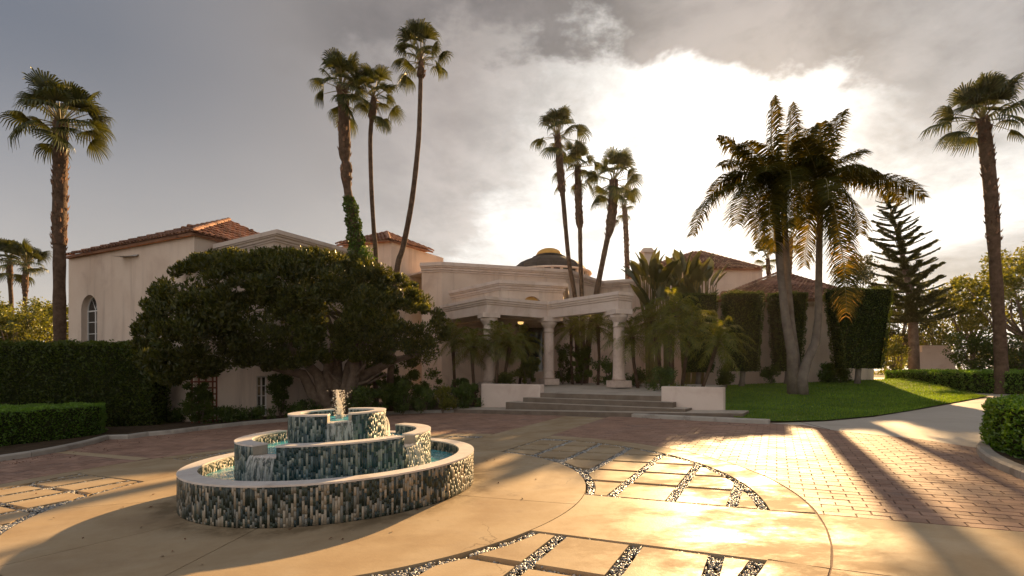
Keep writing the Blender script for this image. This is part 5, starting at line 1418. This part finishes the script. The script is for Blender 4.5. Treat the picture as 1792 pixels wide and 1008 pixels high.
fan_palm([(1030, 600, 11), (1044, 513, 11), (1056, 451, 10), (1063, 418, 10), (1068, 398, 16), (1073, 350, 18), (1074, 315, 16)], 28.2, 'thick leaning fan palm behind the portico beside a smaller one', 8, 420, .80, 18, 'group of fan palms behind the portico', counts=[3, 5, 5, 3, 3, 2, 0])
fan_palm([(1098, 560, 9), (1098, 480, 9), (1096, 420, 9), (1094, 380, 9), (1092, 360, 8)], 42, 'small distant fan palm, rightmost of the group behind the portico', 9, 470, .72, 14, 'group of fan palms behind the portico')
fan_palm([(19, 620, 9), (20, 540, 9), (18, 500, 9), (17, 478, 13), (17, 458, 12)], 48, 'distant fan palm beyond the hedge, left one of the pair at the left edge', 10, 500, 1.18, 22, 'pair of distant fan palms')
fan_palm([(42, 620, 9), (43, 540, 9), (44, 520, 9), (44, 500, 13), (46, 463, 12)], 47, 'distant fan palm beyond the hedge, right one of the pair at the left edge', 11, 518, 1.18, 22, 'pair of distant fan palms')
fan_palm([(-6, 640, 10), (-4, 580, 10), (-2, 558, 9)], 46, 'low distant fan palm cut off by the left edge of the picture', 12, 600, .9, 16)
fan_palm([(1345, 560, 8), (1345, 487, 8), (1344, 460, 8), (1343, 452, 7)], 50, 'small distant fan palm seen left of the king palm trunks over the tiled roof', 13, 520, .95, 14, 'distant fan palms over the tiled roof')
fan_palm([(1382, 560, 8), (1382, 487, 8), (1384, 430, 8), (1385, 415, 7)], 44, 'small distant fan palm seen right behind the king palm trunks', 14, 520, .9, 14, 'distant fan palms over the tiled roof')
# ivy on the third palm
C = []
for k in range(2600):
    t = rf.random(); py = 345 + t * 115; px = 610 + 18 * t ** .8; c = P(px, py, 22.6); r_ = (.25 + .12 * t + .04 * math.sin(py * .23)) * rf.uniform(.8, 1.15); a = rf.uniform(0, TP); C.append((c.x + r_ * math.cos(a), c.y + r_ * math.sin(a), c.z))
for k in range(500): c = P(640 + rf.gauss(0, 7), 450 + rf.gauss(0, 9), 22.3); C.append(tuple(c + Vector((0, rf.uniform(-.3, .2), 0))))
V, T = leaf_cards(np.array(C), .10, rgf, .8, 0, None); leaves_obj('ivy', V, T, L_ivy, iv, kind='stuff')

def feather_palm(label, trunks, crown_y, fr, mat=L_king):
    pass
# king palms: explicit fronds (tip px, tip py, arch px, arch py, depth shift)
def king(trunk, y, label, fronds, seed, shaft=(0.13, 0.11), group='king palms on the lawn'):
    r = random.Random(seed); k = y / F; pts = [P(a, b, y) for a, b, c in trunk]; rr = [c * k / 2 * .86 for a, b, c in trunk]
    base = pts[0]; root = empty('king_palm', (base.x, base.y, lawn_h(base.x, base.y)), label, 'palm tree', group)
    pts = [Vector((base.x, base.y, lawn_h(base.x, base.y) - .1))] + pts[1:]
    m = MB(); m.tube(pts, rr, 12); m.build('trunk', bark_king, root, smooth=True)
    top = pts[-1]; m = MB(); m.tube([top, top + Vector((0, 0, .5)), top + Vector((0, 0, 1.0))], [rr[-1] * 1.25, rr[-1] * 1.1, rr[-1] * .5], 10); m.build('crownshaft', crownshaft_mat, root, smooth=True)
    hub = top + Vector((0, 0, .75))
    for (tx, ty, ax_, ay, dy) in fronds:
        tip = P(tx, ty, y + dy); ctrl = P(ax_, ay, y + dy * .55)
        m = MB(); L = (tip - hub).length; pinnate(m, hub, ctrl, tip, int(46 + 17 * L), .80, .056, r, 1.0, .030)
        m.build('frond', [L_king, petiole_mat], root)
kf1 = [(1212, 412, 1240, 300, -1.0), (1258, 240, 1300, 262, .5), (1352, 172, 1345, 240, .2), (1272, 330, 1290, 275, 1.2), (1300, 250, 1330, 262, -1.5), (1290, 392, 1300, 300, -2.0), (1330, 420, 1320, 300, -1.8),
       (1262, 290, 1300, 270, 2.2), (1380, 400, 1385, 290, -2.2), (1340, 300, 1345, 270, -3), (1240, 350, 1275, 275, 1.8), (1400, 300, 1385, 268, 2.0)]
kf2 = [(1384, 184, 1380, 250, .3), (1448, 285, 1420, 262, -1.5), (1325, 280, 1350, 262, 2.0), (1410, 380, 1412, 285, -2), (1345, 395, 1350, 290, -2.4), (1415, 225, 1398, 258, 1.5), (1300, 345, 1325, 272, -1.6), (1435, 330, 1415, 268, 2), (1385, 330, 1385, 270, -3.0), (1355, 440, 1345, 330, -1.2)]
kf3 = [(1618, 345, 1560, 290, -.6), (1475, 195, 1440, 240, .5), (1437, 215, 1432, 260, .8), (1512, 268, 1465, 262, 1.0), (1505, 410, 1495, 320, -1.0), (1482, 545, 1475, 370, -1.6), (1520, 322, 1480, 262, 1.6), (1350, 335, 1385, 270, -1.0),
       (1400, 245, 1420, 262, -1.2), (1470, 430, 1462, 330, -1.6), (1580, 350, 1510, 278, 1.4), (1410, 390, 1412, 300, -1.2), (1450, 350, 1448, 290, -2.6), (1530, 300, 1490, 280, -1.8), (1408, 465, 1418, 350, 1.0)]
king([(1389, 676, 26), (1386, 620, 20), (1375, 560, 16), (1366, 480, 14), (1361, 420, 14), (1357, 356, 13)], 21.6, 'left one of the twin grey king palm trunks that lean together on the lawn', kf1, 31)
king([(1396, 674, 24), (1390, 620, 19), (1383, 560, 16), (1377, 480, 14), (1374, 420, 13), (1371, 352, 12)], 21.9, 'right one of the twin grey king palm trunks that lean together on the lawn', kf2, 32)
king([(1404, 678, 25), (1403, 660, 22), (1413, 630, 18), (1427, 600, 17), (1432, 557, 14), (1433, 475, 13), (1434, 420, 12), (1436, 356, 12)], 21.4, 'king palm with a bent foot, right of the twin trunks on the lawn', kf3, 33)
m = MB(); r = random.Random(4)
kp3 = [o for o in bpy.data.objects if o.name.startswith('king_palm')][-1]
pinnate(m, P(1436, 330, 21.4), P(1482, 400, 20.6), P(1480, 556, 20.0), 42, .62, .05, r, 1.1, .03); m.build('dry_frond', [L_gold, petiole_mat], kp3, label='golden dying frond hanging straight down')

# pygmy date palms
def pyg_mesh(name, el, seed, L=1.2, mat=L_pygmy):
    r = random.Random(seed); e = rad(el); m = MB()
    tip = Vector((math.cos(e) * L, 0, math.sin(e) * L * .75 - .42 * L * math.cos(e))); ctrl = Vector((math.cos(e) * L * .55, 0, math.sin(e) * L * .62 + .16 * L))
    pinnate(m, Vector((0, 0, 0)), ctrl, tip, 24, .27, .030, r, .9, .016, .75); return m.mesh(name, [mat, petiole_mat])
PEL = [75, 50, 28, 5, -20, -45]
pyg = {(e_, v): pyg_mesh('pygmy_frond', e_, 300 + e_ + v) for e_ in PEL for v in (0, 1)}
def pygmy(px, py, y, bx, label, seed, s=1.0, nf=34, group='pygmy date palms round the portico', zb=None, tr=.07, by=None):
    r = random.Random(seed); top = P(px, py, y); y2 = by or y; b = Vector((PX(bx, y2), y2, 0)); b.z = zb if zb is not None else gz(b.x) + .3
    root = empty('pygmy_palm', b, label, 'palm tree', group)
    m = MB(); mid = b.lerp(top, .5) + Vector((r.uniform(-.08, .08), r.uniform(-.05, .05), 0))
    m.tube([b - Vector((0, 0, .3)), mid, top.lerp(mid, .3), top], [tr * 1.1, tr, tr * 1.3, tr * 1.7], 8); m.build('trunk', bark_palm, root, smooth=True)
    for ci, e_ in enumerate(PEL):
        c_ = max(2, round(nf * [.10, .18, .22, .22, .17, .11][ci])); ph = r.uniform(0, 6.28)
        for q in range(c_):
            o = bpy.data.objects.new('frond', pyg[(e_, r.randint(0, 1))]); link(o, root); o.location = top - root.location
            k = s * r.uniform(.85, 1.15); o.scale = (k, k, k); o.rotation_euler = (r.uniform(-.2, .2), r.uniform(-.12, .12), ph + TP * q / c_ + r.uniform(-.3, .3))
PY = [(792, 592, 24.4, 797, 'pygmy palm at the left end of the portico beside the big fig tree', 1.1), (826, 606, 23.2, 832, 'pygmy palm just left of the first portico column', 1.0), (866, 596, 22.7, 868, 'slim pygmy palm just right of the first portico column', .95), (893, 602, 23.4, 878, 'leaning pygmy palm between the first and middle columns', 1.0),
      (915, 600, 26.2, 908, 'pygmy palm in front of the tall dark window', 1.05), (1000, 575, 27.2, 1003, 'golden lit pygmy palm just right of the middle column', 1.1), (1046, 572, 25.8, 1046, 'pygmy palm under the beam between middle and right columns', 1.15), (1106, 590, 22.6, 1118, 'pygmy palm just right of the third portico column', 1.15),
      (1142, 562, 22.6, 1160, 'pygmy palm rising from the dense clump, on its left side', 1.15), (1180, 548, 22.2, 1178, 'tallest pygmy palm in the middle of the dense clump', 1.2), (1212, 568, 21.6, 1192, 'pygmy palm on the right side of the dense clump', 1.1), (1172, 585, 20.8, 1176, 'pygmy palm lowest in front of the dense clump', 1.1), (1256, 598, 20.4, 1224, 'leaning sunlit pygmy palm, rightmost beside the low wall', 1.15)]
for i, (px, py, y, bx, lb, s_) in enumerate(PY): pygmy(px, py, y, bx, lb, 50 + i, s_, 30, zb=(.95 if 840 < px < 1300 else .45))

# giant bird of paradise clumps
def paddle_mesh(name, L, W, seed):
    r = random.Random(seed); m = MB(); N = 7; V = []
    for i in range(N + 1):
        t = i / N; w = W * .5 * math.sin(math.pi * min(1, .08 + t * .90)) ** .7; z = L * t; bend = .22 * L * t * t
        V += [(bend, -w, z - .03 * t), (bend + .07 * W, 0, z), (bend, w * r.uniform(.8, 1.05), z - .05 * t)]
    m.add(V, [q for i in range(N) for q in ((3 * i, 3 * i + 1, 3 * i + 4, 3 * i + 3), (3 * i + 1, 3 * i + 2, 3 * i + 5, 3 * i + 4))]); return m.mesh(name, L_banana)
padd = [paddle_mesh('paddle_leaf', 1.35, .62, k) for k in range(4)]
def bird(px, pyt, y, label, seed, n=10, spread=1.0):
    r = random.Random(seed); zt = ZZ(pyt, y); b = Vector((PX(px, y), y, gz(PX(px, y)) + .4)); root = empty('bird_of_paradise', b, label, 'plant', 'giant bird of paradise plants')
    for q in range(n):
        a = (q / (n - 1) - .5) * 1.5 * spread; az = r.uniform(-1.1, 1.1) + (0 if a > 0 else math.pi); hh = (zt - b.z) - 1.45 - abs(a) * .9 + r.uniform(-.4, .1)
        foot = b + Vector((r.uniform(-.25, .25), r.uniform(-.25, .25), 0)); tp = b + Vector((math.sin(a) * 1.0, math.sin(az) * abs(math.sin(a)) * .8, hh))
        m = MB(); m.tube([foot, foot.lerp(tp, .6) + Vector((-math.sin(a) * .25, 0, 0)), tp], [.06, .04, .025], 6); st = m.build('stem', petiole_mat, root)
        o = bpy.data.objects.new('leaf', padd[r.randint(0, 3)]); link(o, root); o.location = tp - root.location
        k = r.uniform(.8, 1.2); o.scale = (k, k, k); o.rotation_euler = (r.uniform(-.3, .3), abs(a) * .6 + r.uniform(-.15, .2), az)
bird(1136, 432, 30.5, 'giant bird of paradise with tall paddle leaves, leftmost above the palm clump', 1, 20)
bird(1168, 448, 31.0, 'giant bird of paradise above the palm clump, second from the left', 2, 17)
bird(1199, 432, 30.2, 'giant bird of paradise above the palm clump, tallest on the right half', 3, 18)
bird(1232, 436, 30.6, 'giant bird of paradise with a yellowing leaf, rightmost against the tiled roof', 4, 16)
bird(1150, 470, 29.6, 'lower giant bird of paradise filling in under the left tall one', 5, 9)
bird(1214, 474, 29.8, 'lower giant bird of paradise filling in under the right tall ones', 6, 9)

# Norfolk pine
pth = [P(a, b, 34) for a, b in ((1600, 660), (1599, 600), (1597, 560), (1590, 500), (1578, 440), (1564, 385), (1553, 343))]
npn = empty('norfolk_pine', (pth[0].x, 34, gz(pth[0].x)), 'leaning Norfolk pine with layered upturned branches right of the clipped trees', 'tree')
m = MB(); m.tube([Vector((pth[0].x, 34, gz(pth[0].x) - .2))] + pth[1:], [.34, .30, .27, .2, .14, .08, .03], 10); m.build('trunk', bark, npn, smooth=True)
def pine_branch(seed):
    r_ = np.random.RandomState(seed); N = 1500; t = r_.rand(N) ** .8; L = 1.0
    C = np.stack([t, r_.normal(0, .050, N) + r_.choice([-1, 0, 1], N) * .09 * np.sin(t * 3.1), .30 * t ** 2 - .02 * t + r_.normal(0, .010, N)], 1)
    V, T = leaf_cards(C, .075, r_, .28, .2, np.tile(np.array([.9, 0, .35]), (N, 1)), .7)
    return quick_mesh('pine_branch', V, T, L_dark)
pbm = [pine_branch(k) for k in range(3)]
rn = random.Random(9)
def on_path(pts, t):
    q = t * (len(pts) - 1); i = min(len(pts) - 2, int(q)); return pts[i].lerp(pts[i + 1], q - i)
for w in range(19):
    t = .32 + .67 * w / 18; c = on_path(pth, t); ln = 2.7 * (1 - (t - .30) / .72) ** .75 + .25
    for q in range(6):
        o = bpy.data.objects.new('branch', rn.choice(pbm)); link(o, npn); o.location = c - npn.location; k = ln * rn.uniform(.8, 1.1)
        o.scale = (k, max(.8, k * .75), max(.7, k * .8)); o.rotation_euler = (0, rn.uniform(-.18, .05), w * .7 + TP * q / 6 + rn.uniform(-.2, .2))

# background trees
leafy_tree('broadleaf_tree', (PX(1790, 30), 30, .9), .2, blob_clumps(P(1800, 520, 31), 4.6, 3, 3.2, 70, .75, 1), 150, .2, L_tree, 'big sunlit yellow green tree behind the right fan palm', 1, group='trees beyond the drive')
leafy_tree('broadleaf_tree', (PX(1700, 36), 36, 1.0), .16, blob_clumps(P(1708, 520, 36), 2.2, 2, 3.0, 34, .6, 2, -.9), 120, .18, L_tree, 'airy sunlit tree between the pine and the right fan palm', 2, group='trees beyond the drive')
leafy_tree('broadleaf_tree', (PX(1640, 42), 42, 1.0), .18, blob_clumps(P(1640, 560, 42), 2.6, 2.5, 3.0, 46, .8, 3, -.9), 140, .19, L_tree, 'rounded green tree just right of the pine trunk over the garden wall', 3, group='trees beyond the drive')
leafy_tree('broadleaf_tree', (PX(1575, 39), 39, 1.0), .18, blob_clumps(P(1575, 555, 39), 1.9, 2, 3.4, 42, .75, 4, -.9), 140, .18, L_dark, 'dark leafy tree behind the lower half of the pine', 4, group='trees beyond the drive')
leafy_tree('broadleaf_tree', (PX(1500, 55), 55, 1.0), .2, blob_clumps(P(1500, 478, 55), 1.7, 1.7, 2.2, 22, .75, 5), 130, .22, L_dark, 'dark distant tree seen above the broad clipped tree', 5, group='trees beyond the drive')
leafy_tree('round_bush', (PX(1706, 29), 29, .7), .1, blob_clumps(P(1705, 618, 29), 1.5, 1.2, 1.3, 34, .5, 6, -.9), 150, .12, L_hedge, 'round dark bush left of the right fan palm trunk behind the low hedge', 6, 'bush')
leafy_tree('round_bush', (PX(1780, 28), 28, .8), .1, blob_clumps(P(1785, 622, 28), 1.6, 1.2, 1.1, 30, .5, 16, -.9), 130, .13, L_hedge, 'dark bush right of the right fan palm trunk behind the low hedge', 16, 'bush')
leafy_tree('round_bush', (PX(1566, 31), 31, .9), .08, blob_clumps(P(1566, 625, 31), .8, .8, 1.3, 18, .4, 7, -.9), 120, .12, L_tree, 'upright yellow green bush between broad clipped tree and pine', 7, 'bush')
for i, (px, py, y, rx, rz, lb) in enumerate(((20, 575, 40, 3.0, 1.6, 'low sunlit tree under the pair of distant fan palms'), (75, 568, 44, 2.4, 2.0, 'sunlit tree right of the distant fan palm pair'), (122, 566, 50, 2.6, 2.2, 'sunlit tree touching the corner of the pink building'),
                                        (-60, 560, 42, 3.5, 2.6, 'sunlit tree beyond the hedge outside the left edge'))):
    leafy_tree('broadleaf_tree', (PX(px, y), y, gz(PX(px, y))), .18, blob_clumps(P(px, py, y), rx, 2.5, rz, 40, .8, 20 + i, -.9), 130, .2, L_tree, lb, 20 + i, group='trees beyond the hedge at the left')
# distant wood as one mass
C = []; rr_ = np.random.RandomState(8)
for k in range(420):
    a = rr_.uniform(-1.3, 1.3); y = rr_.uniform(62, 90); x = a * y; C.append((x, y, gz(max(-60, min(60, x))) + rr_.uniform(0, 3.6)))
Cc, dn = clump_points(C, np.full(len(C), 1.6), 60, rr_, .4, .8); V, T = leaf_cards(Cc, .5, rr_, .6, .1, dn, .3)
o = bpy.data.objects.new('distant_trees', quick_mesh('distant_trees', V, T, L_tree)); link(o); tag(o, 'hazy band of low trees along the horizon behind everything', 'trees', kind='stuff')

# shrubs in the beds
def shrub(px, py, y, w, h, mat, label, seed, n=260, leaf=.12, cat='shrub', zb=None):
    r_ = np.random.RandomState(seed); x = PX(px, y); z = zb if zb is not None else gz(x) + .1
    root = empty('shrub', (x, y, z), label, cat, 'shrubs in the bed')
    m = MB(); rr2 = random.Random(seed)
    for k in range(6): m.tube([(x, y, z - .1), (x + rr2.uniform(-w, w) * .5, y + rr2.uniform(-.2, .2), z + h * .6)], [.02, .01], 5)
    m.build('stems', bark, root)
    cl = [(x + rr2.gauss(0, w * .42), y + rr2.gauss(0, w * .3), z + h * rr2.uniform(.08, 1) ** .8) for _ in range(22)]
    C, d = clump_points(cl, np.array([rr2.uniform(.12, .30) for _ in range(22)]), n // 2, r_, .1, 1.0); V, T = leaf_cards(C, leaf, r_, .4, .3, d, .5); leaves_obj('foliage', V, T, mat, root)
SH = [(300, 20.0, .5, .35, L_under, 'small low shrub at the foot of the pink wall left of the trellis'), (352, 18.9, .5, 1.5, L_hedge, 'dark shrub growing in front of the red trellis'), (398, 19.2, .6, .5, L_under, 'low shrub between trellis and white window'), (490, 20.9, .5, 1.7, L_hedge, 'tall dark shrub right of the white window under the fig'),
      (440, 20.0, .6, .4, L_under, 'low shrub below the white window'), (530, 20.6, .8, .6, L_under, 'low shrub left of the fig trunk'), (640, 20.6, .9, .95, L_under, 'leafy green shrub right of the fig trunk behind the fountain'), (672, 21.0, .9, 1.3, L_hedge, 'dark green shrub in the middle of the kerb bed'),
      (705, 21.2, .9, 1.15, L_under, 'broad green shrub in the kerb bed right of the dark one'), (742, 21.6, .8, .9, L_under, 'green shrub in the kerb bed nearest the silvery one'), (775, 21.2, .5, .9, L_pygmy, 'spiky silvery green shrub in the kerb bed near the low wall'), (815, 21.9, .7, 1.0, L_under, 'bushy green shrub against the left low wall'),
      (690, 23.4, 1.0, 2.0, L_hedge, 'tall dark shrub deep in the bed under the slender palms'), (740, 24.0, .9, 1.7, L_hedge, 'tall dark shrub deep in the bed near the portico'), (640, 23.8, .9, 2.2, L_hedge, 'tall dark shrub behind the fig trunk'), (810, 24.6, .8, 1.2, L_under, 'green shrub behind the left low wall under the pygmy palms'),
      (882, 23.0, .5, .75, L_tree, 'small flowering shrub peeping over the left low wall'), (925, 25.4, .6, 1.5, L_tree, 'sunlit bush in front of the tall dark window'), (985, 27.4, .6, 2.1, L_hedge, 'tall thin shrub just right of the middle column'), (1018, 26.6, .6, 1.9, L_hedge, 'dark shrub under the golden pygmy palm'),
      (1068, 25.0, .5, 1.3, L_under, 'green shrub just left of the third column'), (1118, 24.0, .6, .7, L_under, 'low green shrub just right of the third column'), (1195, 18.9, .5, .75, L_tree, 'thin leafy shrub behind the right low wall'), (1160, 20.4, .5, .8, L_under, 'low shrub at the left end of the right low wall'),
      (1348, 26.6, .5, .8, L_under, 'reddish small shrub on the lawn behind the twin king palms'), (1448, 26.4, .4, 1.0, L_under, 'small dark climber at the wall right of the bent king palm'), (1470, 26.2, .6, .6, L_under, 'low shrub at the wall left of the broad clipped tree'), (1270, 25.0, .4, .9, L_hedge, 'small dark shrub at the foot of the leftmost clipped trees')]
for i, (px, y, w, h, mt, lb) in enumerate(SH):
    x = PX(px, y); zb = None
    if px > 1180: zb = lawn_h(x, y)
    elif px > 870: zb = max(gz(x), plat_z(x, y) - .05)
    shrub(px, 0, y, w, h, mt, lb, 400 + i, 170 if h < 1 else 260, .10 if h < 1 else .12, zb=zb)

C = []; rl_ = np.random.RandomState(44)
for k in range(260):
    if k < 45: a = rl_.uniform(0, TP); q = polar(R0 + abs(rl_.normal(.5, .5)), a)
    else: i = rl_.randint(2, len(kerb_xy) - 1); q = (kerb_xy[i][0] + rl_.normal(0, .5) + (.5 if i < 12 else 0), kerb_xy[i][1] - abs(rl_.normal(.1, .7)))
    if math.hypot(q[0] - CX, q[1] - CY) < R0 + .02: continue
    C.append((q[0], q[1], gz(q[0]) + .012))
V, T = leaf_cards(np.array(C), .045, rl_, .6, -.1, np.tile(np.array([1.0, .3, 0]), (len(C), 1)), .3); V[:, 2] = np.clip(V[:, 2], TILT * V[:, 0] + .003, TILT * V[:, 0] + .02)
o = bpy.data.objects.new('leaf_litter', quick_mesh('leaf_litter', V, T, bark_boot)); link(o); tag(o, 'small dry fallen leaves scattered on the paving near kerb and fountain', 'fallen leaves', kind='stuff')

# ================================================================== HAZE
HAZE = 0.00012
hm = bpy.data.materials.new('haze_air'); hm.use_nodes = True; hm.node_tree.nodes.clear()
ht_ = NT(hm.node_tree); pv = ht_.n('ShaderNodeVolumePrincipled'); pv.inputs['Density'].default_value = HAZE; pv.inputs['Color'].default_value = (0.95, 0.92, 0.88, 1); pv.inputs['Anisotropy'].default_value = 0.6
mo_ = ht_.n('ShaderNodeOutputMaterial'); ht_.l(pv.outputs[0], mo_.inputs['Volume'])
m = MB(); m.box((0, 560, 8), 1900, 1320, 24); o = m.build('haze', hm); tag(o, 'thin pale warm haze in the evening air over the whole place', 'haze', kind='stuff')
